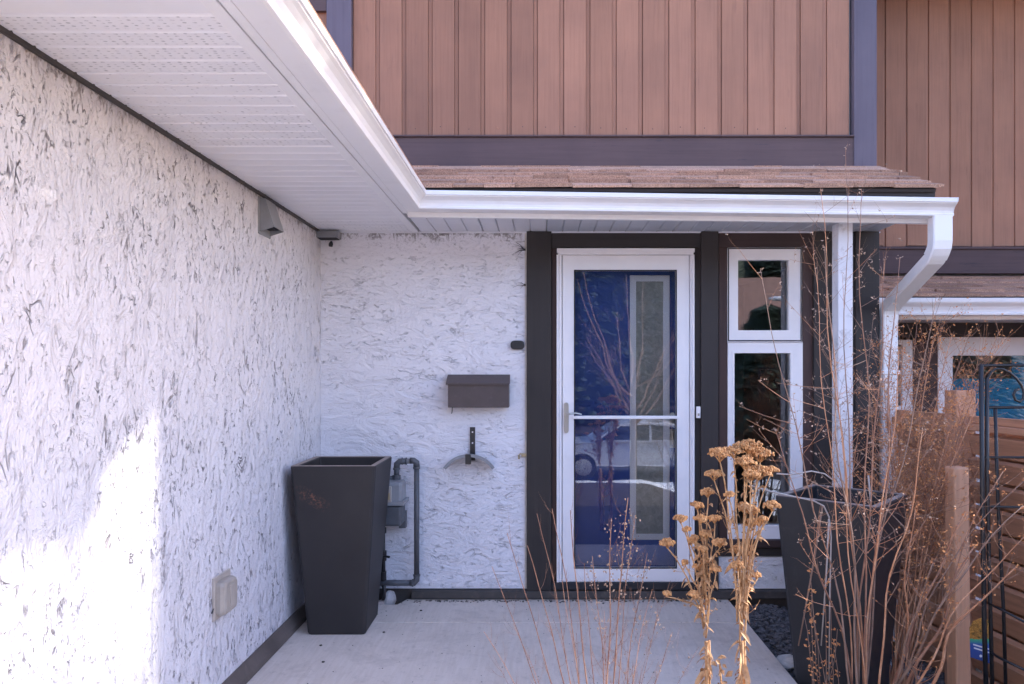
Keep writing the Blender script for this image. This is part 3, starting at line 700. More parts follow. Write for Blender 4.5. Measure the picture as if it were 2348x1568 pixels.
# outlet cover
L = thing('outlet_cover', 'bulging beige plastic weather cover over an outlet low on the stucco wall', 'outlet cover', (XL, 3.02, .38))
s = MB(); s.box(-.002, .010, -.012, .15, -.01, .172); s.build('base_plate', M['cap_base'], L, bevel=.003)
s = MB()
rings = []
for hx, ins in ((.010, 0), (.030, 0), (.044, .008), (.050, .02)):
    ring = []
    for cx_, cz_, a0 in ((.135-.022, .150-.022, 0), (.022, .150-.022, 90), (.022, .022+.006, 180), (.135-.022, .022+.006, 270)):
        for q in range(5):
            a = R(a0+q*22.5); rr_ = .022
            ring.append((hx, .069+(cx_+rr_*math.cos(a)-.069)*(1-ins*10)+0, .080+(cz_+rr_*math.sin(a)-.080)*(1-ins*8)))
    rings.append(ring)
s.loft(rings); s.build('bubble_cover', M['cap'], L, bevel=0)
s = MB(); s.box(.049, .053, .05, .09, .035, .125); s.build('rib', M['cap_base'], L, bevel=.002)
s = MB(); s.tube([(.004, -.02, .03), (.012, -.022, .05)], .004, .002, 6); s.build('screw', M['seal'], L)
# mailbox
yb = 4.40
L = thing('mailbox', 'dark brown metal mailbox with sloping lid on the white stucco wall', 'mailbox', (XX(1098, 4.45), 4.495, ZZ(934, 4.42)))
ox = L.location; hw = .187; hh = ZZ(881, 4.42)-ZZ(934, 4.42)
s = MB(); s.box(-hw, hw, -.092, 0, 0, hh); s.build('box', M['brown_metal'], L, bevel=.004)
s = MB(); s.prism([(-.104, hh-.004), (-.104, hh+.008), (-.002, hh+.060), (.002, hh+.060), (.002, hh+.001), (-.096, hh+.001)], 'x', -hw-.012, hw+.003); s.build('lid', M['brown_metal'], L, bevel=.002)
s = MB(); s.tube([(-.165, -.05, .002), (-.165, -.06, -.03), (-.165, -.08, -.035)], .003, .003, 6); s.build('newspaper_hook', M['black'], L)
# black number plate / bell
L = MB(); a_ = []
for k in range(24):
    an = 2*math.pi*k/24; cx_ = math.cos(an); sx_ = math.sin(an)
    a_.append((abs(cx_)**.55*math.copysign(.043, cx_), abs(sx_)**.7*math.copysign(.028, sx_)))
L.prism([(a, b_) for a, b_ in a_], 'y', -.022, 0)
L.build('door_buzzer', M['black'], None, bevel=.006, loc=(XX(1186, 4.49), 4.497, ZZ(791, 4.49)), label='small black oval buzzer box on the stucco beside the dark door post', cat='buzzer')
# white bell push on the post right of the door
L = thing('doorbell', 'small white bell push on the dark post right of the storm door', 'doorbell', (XX(1600, 4.47), 4.474, ZZ(945, 4.47)))
MB().box(-.0125, .0125, -.018, 0, -.036, .036).build('case', M['vinyl'], L, bevel=.003)
MB().box(-.006, .006, -.021, -.017, -.022, -.006).build('button', M['cap'], L, bevel=.001)
# cobweb tufts on the stucco at the edge of the dark post
for y_, n_, lb in ((572, 9, 'upper tuft of dusty cobweb on the stucco edge beside the dark post'), (653, 4, 'lower tuft of dusty cobweb on the stucco edge beside the dark post')):
    s = MB(); c0 = P(1203, y_, 4.494)
    for q_ in range(n_):
        a = rnd(2.4, 3.9); l_ = rnd(.03, .085); s.tube([c0+Vector((0, 0, rnd(-.01, .01))), c0+Vector((math.cos(a)*l_*.5, -.004, math.sin(a)*l_*.5+.006)), c0+Vector((math.cos(a)*l_, .003, math.sin(a)*l_))], .0022, .0006, 4)
    s.ball(c0, .006, 1, .5, 1.2, 6, 4, .4)
    o = s.build('cobweb', M['flash'], None, label=lb, cat='cobweb')
# brass latch
L = thing('gate_latch', 'small tarnished brass latch on the stucco edge beside the dark post', 'latch', (XX(1197, 4.48), 4.49, ZZ(1045, 4.48)))
MB().box(-.006, .026, -.02, 0, -.004, .016).build('hasp', M['brass'], L, bevel=.002)
s = MB(); s.tube([(-.02, -.02, -.018), (-.022, -.022, .004), (-.012, -.02, .014), (.004, -.016, .008)], .006, .005, 8); s.build('hook', M['brass'], L)
# hose hanger
yh = 4.40
L = thing('hose_hanger', 'black strap and curved grey metal hose hanger on the white stucco wall', 'hose hanger', (XX(1078, 4.47), 4.497, ZZ(1046, 4.46)))
s = MB(); s.box(-.004, .028, -.010, -.002, -.03, .178); s.build('strap', M['black'], L, bevel=.001)
s = MB()
for zz in (.148, .08): s.cyl((.012, -.013, zz), (.012, -.009, zz), .005, 8)
s.build('bolt', M['vinyl'], L)
s = MB(); s.box(-.022, .012, -.122, -.092, -.04, .022); s.build('bracket', M['black'], L, bevel=.002)
def arc(rad, y0, y1, a0=34, a1=146, th=.004, lift=0):
    ss = MB(); rings = []; zc = -rad*1.0+.004
    for k in range(25):
        an = R(a0+(a1-a0)*k/24); c_, s_ = math.cos(an), math.sin(an)
        rings.append([Vector((rad*c_*1.0, y0, zc+rad*s_)), Vector((rad*c_, y1, zc+rad*s_)), Vector(((rad+th)*c_, y1, zc+(rad+th)*s_)), Vector(((rad+th)*c_, y0, zc+(rad+th)*s_))])
    ss.loft(rings); return ss
arc(.172, -.11, -.003).build('saddle', M['grey_paint'], L)
arc(.170, -.118, -.112, th=.019).build('saddle_lip', M['grey_paint'], L)

# gas meter with pipes
L = thing('gas_meter', 'grey gas meter with dark pipe loop on the wall behind the left planter', 'gas meter', (XX(900, 4.38), 4.38, 0))
bx, by = L.location.x, L.location.y
def q(x, y, Y=4.40): p = P(x, y, Y); return (p.x-bx, p.y-by, p.z)
def pipe(pts, r, name='pipe', mat='pipe'):
    s = MB(); s.tube(pts, r, r, 14); return s.build(name, M[mat], L, smooth=True)
def collar(a, b_, r, mat='pipe'):
    s = MB(); s.cyl(a, b_, r, 10); s.build('fitting', M[mat], L, bevel=.002)
pipe([q(955, 1066), q(955, 1325)], .0165)
pipe([q(955, 1318), q(954.5, 1330), q(949, 1336), q(940, 1336)], .019, 'elbow')
pipe([q(942, 1336), q(858, 1336)], .0175)
pipe([q(940, 1056), q(948, 1056), q(954, 1060), q(955, 1070)], .020, 'elbow')
pipe([q(925, 1057), q(942, 1057)], .0165, mat='pipe_old')
pipe([q(930, 1057), q(916, 1058), q(910, 1063), q(909, 1074)], .019, 'elbow')
pipe([q(909, 1070), q(909, 1092)], .0165)
for a, b_, r_ in (((955, 1070), (955, 1075), .022), ((930, 1057), (933, 1057), .022), ((909, 1072), (909, 1077), .022), ((909, 1089), (909, 1100), .026), ((948, 1336), (944, 1336), .023), ((955, 1316), (955, 1321), .022), ((921, 1057), (923, 1057), .023)): collar(q(*a), q(*b_), r_)
pipe([q(905, 1096), q(870, 1096)], .014)
# meter body
def rbox(x0, x1, y0, y1, Y0, Y1, name, mat, bev):
    a = P(x0, y0, Y0); c_ = P(x1, y1, Y0)
    MB().box(a.x-bx, c_.x-bx, Y0-by, Y1-by, c_.z, a.z).build(name, M[mat], L, bevel=bev)
rbox(846, 921, 1106, 1157, 4.27, 4.42, 'meter_top', 'grey_paint', .018)
rbox(842, 926, 1150, 1160, 4.262, 4.43, 'flange', 'grey_paint', .004)
rbox(848, 919, 1160.5, 1207, 4.275, 4.42, 'meter_case', 'pipe', .014)
rbox(914, 930, 1172, 1211, 4.40, 4.44, 'bracket', 'pipe', .003)
rbox(868, 897, 1115, 1152, 4.258, 4.271, 'index_window', 'cap_base', .004)
rbox(872, 893, 1130, 1146, 4.252, 4.2575, 'index_dial', 'brass', .001)
pipe([q(878, 1207), q(879, 1345)], .0125, mat='black')
for a, b_, r_ in (((878, 1209), (878, 1222), .02), ((879, 1262), (879, 1285), .019), ((879, 1310), (879, 1330), .018)): collar(q(*a), q(*b_), r_, 'black')
s = MB(); s.tube([q(879, 1275, 4.37), q(893, 1277, 4.36)], .006, .008, 8); s.build('valve_handle', M['black'], L)
pipe([q(880, 1335), q(880, 1375)], .012, mat='black')

# ================================================================= PLANTERS
def planter(label, loc, rz, mat, z=0):
    L = thing('planter', label, 'planter', loc, 'tall square tapered planters', rz)
    s = MB(); b0, b1, h = .158, .226, .915
    def sq(r, z_, c=.018):
        o_ = []
        for sx_, sy_ in ((1, 1), (-1, 1), (-1, -1), (1, -1)):
            pts = [(sx_*r, sy_*(r-c)), (sx_*(r-c*.3), sy_*(r-c*.3)), (sx_*(r-c), sy_*r)]
            if sx_*sy_ < 0: pts.reverse()
            o_ += [(a, b_, z_) for a, b_ in pts]
        return o_
    s.loft([sq(b0-.006, 0), sq(b0, .012), sq(b0+.006, .10), sq(b1, h-.012), sq(b1+.0005, h-.003), sq(b1-.004, h), sq(b1-.032, h, .008), sq(b1-.036, h-.004, .008), sq(b1-.045, h-.14, .008)], True, True)
    s.build('body', M[mat], L)
    s = MB(); r1, r2 = b1-.005, b1-.031
    frame_v = []
    ring = lambda r, z_: [(r, r, z_), (-r, r, z_), (-r, -r, z_), (r, -r, z_)]
    s.v = [Vector(p) for p in ring(r1, h+.0006)+ring(r2, h+.0006)+ring(r1, h+.0022)+ring(r2, h+.0022)]
    for i in range(4):
        j = (i+1) % 4; s.f += [(8+i, 8+j, 12+j, 12+i), (i, 4+i, 4+j, j), (i, j, 8+j, 8+i), (4+i, 12+i, 12+j, 4+j)]
    s.build('rim', M['planter_rim'], L)
    s = MB(); rr = [(x_*.04, y_*.04, h-.14+rnd(0, .02)) for y_ in range(-4, 5) for x_ in range(-4, 5)]
    s.v = rr; s.f = [(j*9+i, j*9+i+1, (j+1)*9+i+1, (j+1)*9+i) for j in range(8) for i in range(8)]; s.build('potting_soil', M['soil'], L, loc=(0, 0, .03))
    return L
planter('tall charcoal planter with faint rusty scratches, in the corner in front of the gas meter', (-1.099, 4.03, .001), R(0.5), 'planter')
planter('tall slate grey planter turned cornerwise, behind the bare shrub right of the entry slab', (1.40, 3.34, -.07), R(48), 'planter_plain')

# ================================================================= FENCE
DX = -.162
fd = Vector((DX, 1, 0)).normalized(); fn = Vector((-fd.y, fd.x, 0))   # fn points towards the camera side (-X)
def fpt(Y): return Vector((2.31-DX*(3.9-Y) if False else 2.31+.162*(3.9-Y), Y, 0))
FN = thing('fence', 'reddish cedar fence of overlapping horizontal boards running back to the house corner', 'fence', tuple(fpt(3.9)))
FN.rotation_euler[2] = math.atan2(fd.y, fd.x)      # local x runs away from the camera, local y to camera side
def fboard(x0, x1, z, tilt=17, h=.054, th=.019):
    ln = (x1-x0)/2; s = MB(); c_, s_ = math.cos(R(tilt)), math.sin(R(tilt))
    az = Vector((0, s_, c_))*h; ay = Vector((0, c_, -s_))*th
    s.obox((0, 0, 0), (ln, 0, 0), ay, az)
    o = s.build('board', M['fence'], FN, bevel=.003, loc=((x0+x1)/2, rnd(-.003, .003), z)); o.rotation_euler[0] = R(rnd(-1.5, 1.5)); o.rotation_euler[1] = R(rnd(-.25, .25))
secs = [(-2.6, -1.02), (-.98, -.045), (.045, .70)]
for a, b_ in secs:
    z = 1.03
    while z > -.55:
        fboard(a, b_, z); z -= .126
    MB().box(a, b_, -.075, -.058, -.55, 1.10).build('gap_backing', M['fence'], FN)  # solid backing added behind the boards so their gaps stay dark
    MB().box(a, b_, -.02, .05, 1.105, 1.14).build('top_rail', M['fence'], FN, bevel=.004)
    MB().box(a, b_, -.005, .025, 1.141, 1.182).build('board', M['fence'], FN, bevel=.004)
for xq, zt in ((0, ZZ(895, 3.85)), (-1.0, 1.33), (.74, 1.30)):
    hw = .058
    s = MB(); s.box(xq-.045, xq+.045, -.02, .10, -.6, zt); s.build('post', M['fence_post'], FN, bevel=.006)
s = MB(); p = P(2197.5, 1069, 3.36); s.box(-.037, .037, -.037, .037, -.35, p.z)
o = s.build('stake_post', M['stake'], None, bevel=.008, loc=(p.x, p.y, 0), label='shorter weathered square post standing just in front of the cedar fence', cat='post')
o.rotation_euler = (R(.5), R(-1.0), R(6))

# ================================================================= TRELLIS and tag
YT = 3.0
TR = thing('trellis', 'black wrought metal garden trellis with curled arch top at the right edge', 'trellis', (XX(2256, YT), YT, gz(1.85, 3.0)))
tx, ty, tz = TR.location
def tq(x, y, Y=YT): p = P(x, y, Y); return (p.x-tx, p.y-ty, p.z-tz)
def bar(pts, r, name='bar'): s = MB(); s.tube(pts, r, r, 8); s.build(name, M['black'], TR, smooth=True)
bar([tq(2249, 838), tq(2252, 1150), tq(2256, 1440), tq(2262, 1650)], .0095, 'upright')
bar([tq(2262, 866), tq(2263, 1120), tq(2270, 1400), tq(2276, 1640)], .0080, 'upright')
bar([tq(2281, 930, 3.12), tq(2286, 1120, 3.12), tq(2300, 1400, 3.12), tq(2306, 1600, 3.12)], .0075, 'upright')
bar([tq(2600, 838), tq(2590, 1200), tq(2585, 1650)], .0095, 'upright')
bar([tq(2246, 838), tq(2604, 836)], .006)
bar([tq(2262, 934), tq(2600, 932)], .006)
bar([tq(2256, 1048), tq(2600, 1050)], .005)
bar([tq(2262, 1161), tq(2600, 1170)], .005)
bar([tq(2270, 1385), tq(2290, 1395, 2.93), tq(2347, 1425, 2.85), tq(2420, 1440, 2.85), tq(2585, 1400)], .005)
bar([tq(2272, 1495), tq(2290, 1508, 2.93), tq(2347, 1535, 2.85), tq(2420, 1545, 2.85), tq(2585, 1510)], .005)
ar = [tq(2262, 880)]+[tq(2262+80*(1-math.cos(a)), 880-40*math.sin(a)+ (0 if a < 1.6 else 8*(a-1.6))) for a in [R(10*k) for k in range(1, 15)]]+[tq(2347, 893)]
bar([tq(2262, 890), tq(2264, 868), tq(2272, 852), tq(2284, 845), tq(2298, 846), tq(2314, 854), tq(2330, 868), tq(2342, 884), tq(2347, 900), tq(2345, 914), tq(2337, 921), tq(2327, 917), tq(2323, 905), tq(2327, 895), tq(2336, 892)], .0055, 'scroll')
bar([tq(2352, 900), tq(2354, 870), tq(2366, 850), tq(2390, 842), tq(2420, 850), tq(2440, 880)], .0055, 'scroll')
# plant tag
m, t, b = newmat('plant_tag_print', .5, .4)
tc = t.nodes.new('ShaderNodeTexCoord'); sp = t.nodes.new('ShaderNodeSeparateXYZ'); t.links.new(tc.outputs['Object'], sp.inputs[0])
band = ramp(t, math_(t, 'ADD', math_(t, 'MULTIPLY', sp.outputs[2], 6.0), .5), [(0, (.03, .06, .22)), (.38, (.04, .09, .34)), (.40, (.05, .11, .36)), (.50, (.06, .36, .20)), (.60, (.10, .42, .16))])
v = coords(t); fl = noise(t, v, 75, 4, .7, 1.5)
pic = ramp(t, fl, [(.35, (.09, .07, .02)), (.5, (.35, .16, .03)), (.62, (.62, .30, .06))])
up = math_(t, 'GREATER_THAN', math_(t, 'ADD', sp.outputs[2], math_(t, 'MULTIPLY', noise(t, v, 30, 3), .03)), .022)
t.links.new(mix(t, up, band, pic), b.inputs['Base Color'])
TG = thing('plant_tag', 'glossy plant tag with orange flower picture, green band and blue foot behind the trellis bars', 'plant tag', tuple(P(2244, 1468, 3.08)))
s = MB(); s.prism([(-.036, -.072), (.046, -.095), (.046, .085), (.02, .098), (-.02, .08), (-.036, .05)], 'y', 0, .0015); s.build('card', m, TG)
wt = simple('tag_white_print', (.7, .72, .75), .5, .02, 5, 0)
s = MB()
for zc, x0_, x1_ in ((-.022, -.024, .04), (-.036, -.022, .038)): s.obox(((x0_+x1_)/2, -.001, zc-.004), ((x1_-x0_)/2, 0, -.008), (0, .0006, 0), (0, 0, .003))
s.ball((.004, -.001, -.064), .006, 1, .15, 1, 8, 4); s.build('print', wt, TG)
TG.rotation_euler = (R(-6), 0, R(-10))

# ================================================================= ROCKS AND GRAVEL
def rock(name, label, c_, r_, sc, mat, rz=0, group=None):
    s = MB(); s.ball((0, 0, 0), r_, sc[0], sc[1], sc[2], 9, 6, .13)
    o = s.build(name, M[mat], None, loc=c_, label=label, cat='rock', group=group, bevel=.002); o.rotation_euler = (rnd(-.3, .3), rnd(-.3, .3), rz); return o
p = P(893, 1366, 4.43); rock('rock', 'angular grey rock beneath the gas meter beside the left planter', (p.x, 4.42, .015), .058, (.8, .5, 1.0), 'grey_rock', .5)
p = P(875, 1377, 4.41); rock('rock', 'low pinkish rock lying against the left planter foot', (p.x, 4.42, -.01), .05, (1.1, .8, .55), 'pink_rock', .2)
rock('rock', 'flat white rock on the gravel beside the slab edge and right planter', (1.24, 3.62, -.045), .06, (1, 1.2, .5), 'white_rock', .4)
rock('rock', 'rounded white rock in front of the right planter near the bottom edge', (1.42, 2.78, -.03), .06, (1.2, 1, .6), 'white_rock', 1.)
rock('rock', 'white rock at the foot of the fence near the bottom edge', (1.78, 3.08, -.15), .05, (1.2, 1, .7), 'white_rock', 2.)
def gravel(name, n, x0, x1, y0, y1, mat, r0, r1, cond=None):
    s = MB()
    for _ in range(n):
        x, y = rnd(x0, x1), rnd(y0, y1)
        if cond and not cond(x, y): continue
        r_ = rnd(r0, r1); s.ball((x, y, gz(x, y)+r_*.25), r_, rnd(.7, 1.2), rnd(.7, 1.2), rnd(.5, .9), 5, 3, .25)
    return s.build(name, M[mat], None, kind='stuff', label={'gravel': 'dark crushed gravel between slab and cedar fence', 'pale_gravel': 'strip of pale crushed stone along the foot of the fence', 'corner_gravel': 'dark dirt and gravel in the slab notch under the gas meter'}[name], cat='gravel')
gravel('gravel', 6500, SLX+.01, 2.3, 2.5, 4.46, 'gravel', .008, .022)
gravel('pale_gravel', 2600, 1.3, 2.4, 2.6, 4.4, 'gravel_pale', .010, .024, lambda x, y: abs(x-(2.31+.162*(3.9-y)-.30)) < .09)
gravel('corner_gravel', 500, XL+.05, -.86, 4.39, 4.49, 'soil', .008, .02)
# dirt crumbs and leaf litter along the slab's back edge
s = MB()
for _ in range(260):
    x = rnd(-.85, 1.15); r_ = rnd(.002, .006); s.ball((x, 4.455-abs(random.gauss(0, .02)), r_*.5), r_, 1.3, 1, .5, 5, 3, .3)
for _ in range(110):
    s.ball((rnd(-1.2, 1.1), rnd(3.2, 4.4), .001), rnd(.0015, .0035), 1.3, 1, .5, 5, 3, .3)
for x_, y_ in ((741, 1518), (735, 1480), (880, 1450), (965, 1400)):
    Yq = F*CH/(y_-852); s.ball((XX(x_, Yq), Yq, .002), .007, 1.2, 1, .6, 6, 4, .2)
s.build('dirt_crumbs', M['soil'], None, kind='stuff', label='dark crumbs of dirt scattered on the concrete slab', cat='dirt')

# ================================================================= PLANTS
def wob(pts, amp):
    out = []
    ph = [rnd(0, 6.3) for _ in range(4)]; n = len(pts)-1
    for i, p in enumerate(pts):
        t_ = i/n; k = amp*math.sin(math.pi*min(1, t_*1.0))*.6+amp*.4*t_
        out.append(p+Vector((math.sin(t_*7+ph[0])+.5*math.sin(t_*17+ph[1]), math.sin(t_*6+ph[2]), .3*math.sin(t_*9+ph[3])))*k)
    return out
def leafquad(s, c_, r_, mode=0):
    d = Vector((rnd(-1, 1), rnd(-1, 1), rnd(-1, 1))).normalized(); u = d.orthogonal().normalized()
    a = c_+d*r_; s.add([c_, c_+(d+u*.55)*r_*.55+u.cross(d)*r_*.2, a, c_+(d-u*.55)*r_*.55+u.cross(d)*r_*.25], [(0, 1, 2), (0, 2, 3)])
def twigs(tw, lf, stem, r_at, count, lmin, lmax, spread, start=.35, depth=1, leaf=.5, leafr=.008, up=.35, buds=None):
    n = len(stem)-1
    for _ in range(count):
        t_ = start+(1-start)*random.random(); f_ = t_*n; i = min(int(f_), n-1); p0 = stem[i].lerp(stem[i+1], f_-i)
        d = (stem[i+1]-stem[i]).normalized()
        q_ = Vector((rnd(-1, 1), rnd(-1, 1), rnd(-.6, 1))).normalized()
        dr = (d*(1-spread)+q_*spread+Vector((0, 0, up*.5))).normalized(); ln = rnd(lmin, lmax)*(1.15-t_*.5)
        p2 = p0+dr*ln; p1 = p0+(d*.4+q_*.6).normalized()*ln*.5
        pts = bez(p0, p1, p2, 4); rr_ = r_at*(1-.6*t_)
        tw.tube(pts, rr_, rr_*.45, 3, False)
        if depth > 0: twigs(tw, lf, pts, rr_*.7, random.choice((1, 2, 3)), lmin*.4, lmax*.42, spread, .3, depth-1, leaf, leafr, up)
        if lf is not None and random.random() < leaf:
            for _ in range(random.choice((1, 2, 3))): leafquad(lf, pts[random.choice((2, 3, 4))], leafr*rnd(.6, 1.4))

# --- red whip bush in the foreground
B = thing('dogwood_bush', 'low clump of bare upright red whips with pale seed sprigs in front of the slab', 'bush', (XX(1390, 2.4), 2.4, gz(.2, 2.4)))
o = B.location.copy()
tips = [(1231, 1177, 2.45, 1345), (1267, 1166, 2.5, 1352), (1307, 1170, 2.42, 1360), (1161, 1222, 2.35, 1330), (1127, 1298, 2.3, 1322), (1340, 1292, 2.5, 1372), (1206, 1250, 2.55, 1340),
        (1402, 1189, 2.4, 1385), (1455, 1183, 2.42, 1398), (1441, 1140, 2.55, 1390), (1359, 1275, 2.38, 1400), (1483, 1268, 2.35, 1405), (1505, 1418, 2.3, 1410), (1603, 1482, 2.3, 1420), (1494, 1350, 2.45, 1415),
        (1535, 1331, 2.5, 1425), (1109, 1448, 2.3, 1330), (1130, 1500, 2.25, 1300), (1175, 1430, 2.4, 1335), (1260, 1400, 2.5, 1365), (1290, 1330, 2.3, 1362), (1420, 1330, 2.3, 1400), (1385, 1400, 2.5, 1385), (1540, 1450, 2.4, 1430), (1450, 1440, 2.3, 1405), (1320, 1450, 2.3, 1350)]
tw = MB(); sd_ = MB()
for i, (x, y, Y, bxp) in enumerate(tips):
    a = P(bxp, 1850, Y) ; a.z = gz(a.x, a.y); c_ = P(x, y, Y); mid = a.lerp(c_, .5); mid.x += (a.x-c_.x)*.18; 
    pts = wob(bez(a, mid, c_, 12), .006); pts = [p_-o for p_ in pts]
    r_ = rnd(.0022, .0036) if i < 12 else rnd(.0013, .0022)
    s = MB(); s.tube(pts, r_, r_*.4, 5); s.build('stem', M['red_twig'] if i < 14 or i % 2 else M['tan_twig'], B, smooth=True)
    seedy = x > 1350 and i > 6
    twigs(tw, None, pts, .0014, 4 if not seedy else 9, .05, .16, .45, .45, 1, 0)
    if seedy:
        for _ in range(46 if i in (7, 8, 9, 10, 11) else 9):
            f_ = rnd(.72, 1.0)*12; k_ = min(int(f_), 11); c2 = pts[k_].lerp(pts[k_+1], f_-k_)+Vector((random.gauss(0, .011), random.gauss(0, .011), random.gauss(0, .006)))
            sd_.ball(c2, rnd(.0014, .0032), 1, 1, 1.3, 4, 3, .4)
tw.build('twigs', M['red_twig'], B, kind='stuff')
sd_.build('seed_heads', M['seed'], B, kind='stuff')

# --- dried flowers
def yarrow(label, bxp, Y, heads, mainx, seed):
    random.seed(seed)
    a = P(bxp, 1880, Y); a.z = gz(a.x, a.y)
    B = thing('dried_flower', label, 'flower', tuple(a), 'dried yarrow plants')
    st = MB(); lf = MB()
    fork = P(mainx, 1470, Y)-a
    mainp = wob(bez((0, 0, 0), (fork.x*.5+.006, 0, fork.z*.5), fork, 8), .004)
    s = MB(); s.tube(mainp, .0085, .0065, 7); s.build('stem', M['straw'], B, smooth=True)
    s = MB(); off = Vector((.012, .01, 0)); s.tube([p_*1.0+off for p_ in mainp], .005, .004, 6); s.build('stem', M['straw'], B, smooth=True)
    for (hx, hy, hr) in heads:
        hr_ = hr/F*Y; c_ = P(hx, hy, Y+rnd(-.06, .06))-a
        f0 = fork+Vector((rnd(-.006, .006), rnd(-.006, .006), rnd(-.02, .22))); f0.x += (c_.x-f0.x)*.15*rnd(0, 1)
        md = f0.lerp(c_, .5); md.x += (f0.x-c_.x)*.35; md.z += 0
        pts = wob(bez(f0, md, c_-Vector((0, 0, hr_*.7)), 8), .004)
        s = MB(); s.tube(pts, .0032, .002, 5); s.build('branch', M['straw'], B, smooth=True)
        h = MB(); base_ = c_-Vector((0, 0, hr_*.8)); hr_ *= 1.18; nsub = int(6+hr*.5)
        for k in range(nsub):
            u = math.sqrt((k+.3)/nsub); an = k*2.4+rnd(-.3, .3); sr = hr_*rnd(.24, .40)
            sc_ = c_+Vector((u*math.cos(an)*hr_*.86, u*math.sin(an)*hr_*.86, hr_*(.34*(1-u*u)+rnd(-.16, .12))))
            h.tube([base_, base_.lerp(sc_, .55)+Vector((rnd(-.003, .003), 0, .002)), sc_], .0012, .0009, 3, False)
            for q_ in range(26):
                a2 = rnd(0, 6.283); u2 = math.sqrt(random.random()); 
                h.ball(sc_+Vector((u2*math.cos(a2)*sr, u2*math.sin(a2)*sr, sr*.5*(1-u2*u2)+rnd(-.003, .003))), rnd(.0018, .0040), 1, 1, rnd(.8, 1.7), 4, 3, .4)
        h.build('flower_head', M['flower'], B)
        # curled dead leaves and side sprigs
        for _ in range(9):
            f_ = rnd(0.05, .95)*8; k_ = min(int(f_), 7); c2 = pts[k_].lerp(pts[k_+1], f_-k_)
            d = Vector((rnd(-1, 1), rnd(-1, 1), rnd(-.2, 1))).normalized(); ln = rnd(.012, .04); u = d.orthogonal().normalized(); w_ = ln*rnd(.12, .3)
            prev = None
            pa = [c2+d*ln*t_+Vector((0, 0, -ln*.9*t_*t_)) for t_ in (0, .35, .7, 1)]
            ww = [w_*.3, w_, w_*.8, 0.0005]
            v = []
            for p_, q_ in zip(pa, ww): v += [p_-u*q_, p_+Vector((0, 0, -q_*.5)), p_+u*q_]
            lf.add(v, [(r*3+c__, r*3+c__+1, r*3+c__+4, r*3+c__+3) for r in range(3) for c__ in range(2)])
        twigs(st, lf, pts, .0014, 5, .02, .07, .5, .2, 0, .6, .009)
    for _ in range(55):   # shrivelled leaves on the lower stem
        f_ = rnd(.45, 1)*8; k_ = min(int(f_), 7); c2 = mainp[k_].lerp(mainp[k_+1], f_-k_)
        d = Vector((rnd(-1, 1), rnd(-1, 1), rnd(-.5, .9))).normalized(); ln = rnd(.02, .055); u = d.orthogonal().normalized(); w_ = ln*rnd(.12, .28)
        pa = [c2+d*ln*t_+Vector((0, 0, -ln*1.1*t_*t_)) for t_ in (0, .35, .7, 1)]; v = []
        for p_, q_ in zip(pa, [w_*.3, w_, w_*.8, .0005]): v += [p_-u*q_, p_+Vector((0, 0, -q_*.5)), p_+u*q_]
        lf.add(v, [(r*3+c__, r*3+c__+1, r*3+c__+4, r*3+c__+3) for r in range(3) for c__ in range(2)])
    st.build('sprigs', M['straw'], B, kind='stuff'); lf.build('dead_leaves', M['straw'], B, kind='stuff')
yarrow('left dried yarrow plant, many small golden heads crowding its upright stems', 1625, 2.38,
       [(1606, 1190, 13), (1622, 1130, 14), (1598, 1160, 12), (1560, 1190, 13), (1530, 1246, 15), (1638, 1190, 13), (1618, 1225, 12), (1650, 1245, 14), (1590, 1235, 10), (1575, 1215, 8), (1600, 1300, 9), (1640, 1305, 10), (1530, 1362, 8), (1590, 1363, 10), (1570, 1290, 6), (1612, 1260, 9)], 1617, 21)
yarrow('right dried yarrow plant with the largest flat golden heads at its top', 1702, 2.33,
       [(1650, 1042, 22), (1680, 1036, 18), (1715, 1024, 24), (1742, 1042, 24), (1706, 1060, 20), (1738, 1082, 26), (1765, 1078, 16), (1722, 1090, 16), (1637, 1088, 18), (1770, 1160, 16), (1708, 1166, 18), (1728, 1172, 12), (1722, 1200, 16), (1692, 1262, 16), (1690, 1298, 15), (1740, 1200, 9), (1672, 1135, 9), (1735, 1320, 9), (1750, 1190, 9)], 1700, 22)
random.seed(33)
# low curled stalk at the bottom
B = thing('dried_flower', 'short broken dried stalk with curled leaves at the bottom edge between the two yarrow stems', 'flower', tuple(P(1665, 1880, 2.3)), 'dried yarrow plants')
s = MB(); pts = wob(bez((0, 0, 0), (.0, 0, .22), P(1650, 1520, 2.3)-P(1665, 1880, 2.3), 8), .004); s.tube(pts, .005, .003, 6); s.build('stem', M['straw'], B)
lf = MB()
for _ in range(40):
    leafquad(lf, pts[random.choice((5, 6, 7, 8))]+Vector((rnd(-.02, .02), rnd(-.02, .02), rnd(-.04, .03))), rnd(.015, .035))
lf.build('dead_leaves', M['straw'], B, kind='stuff')

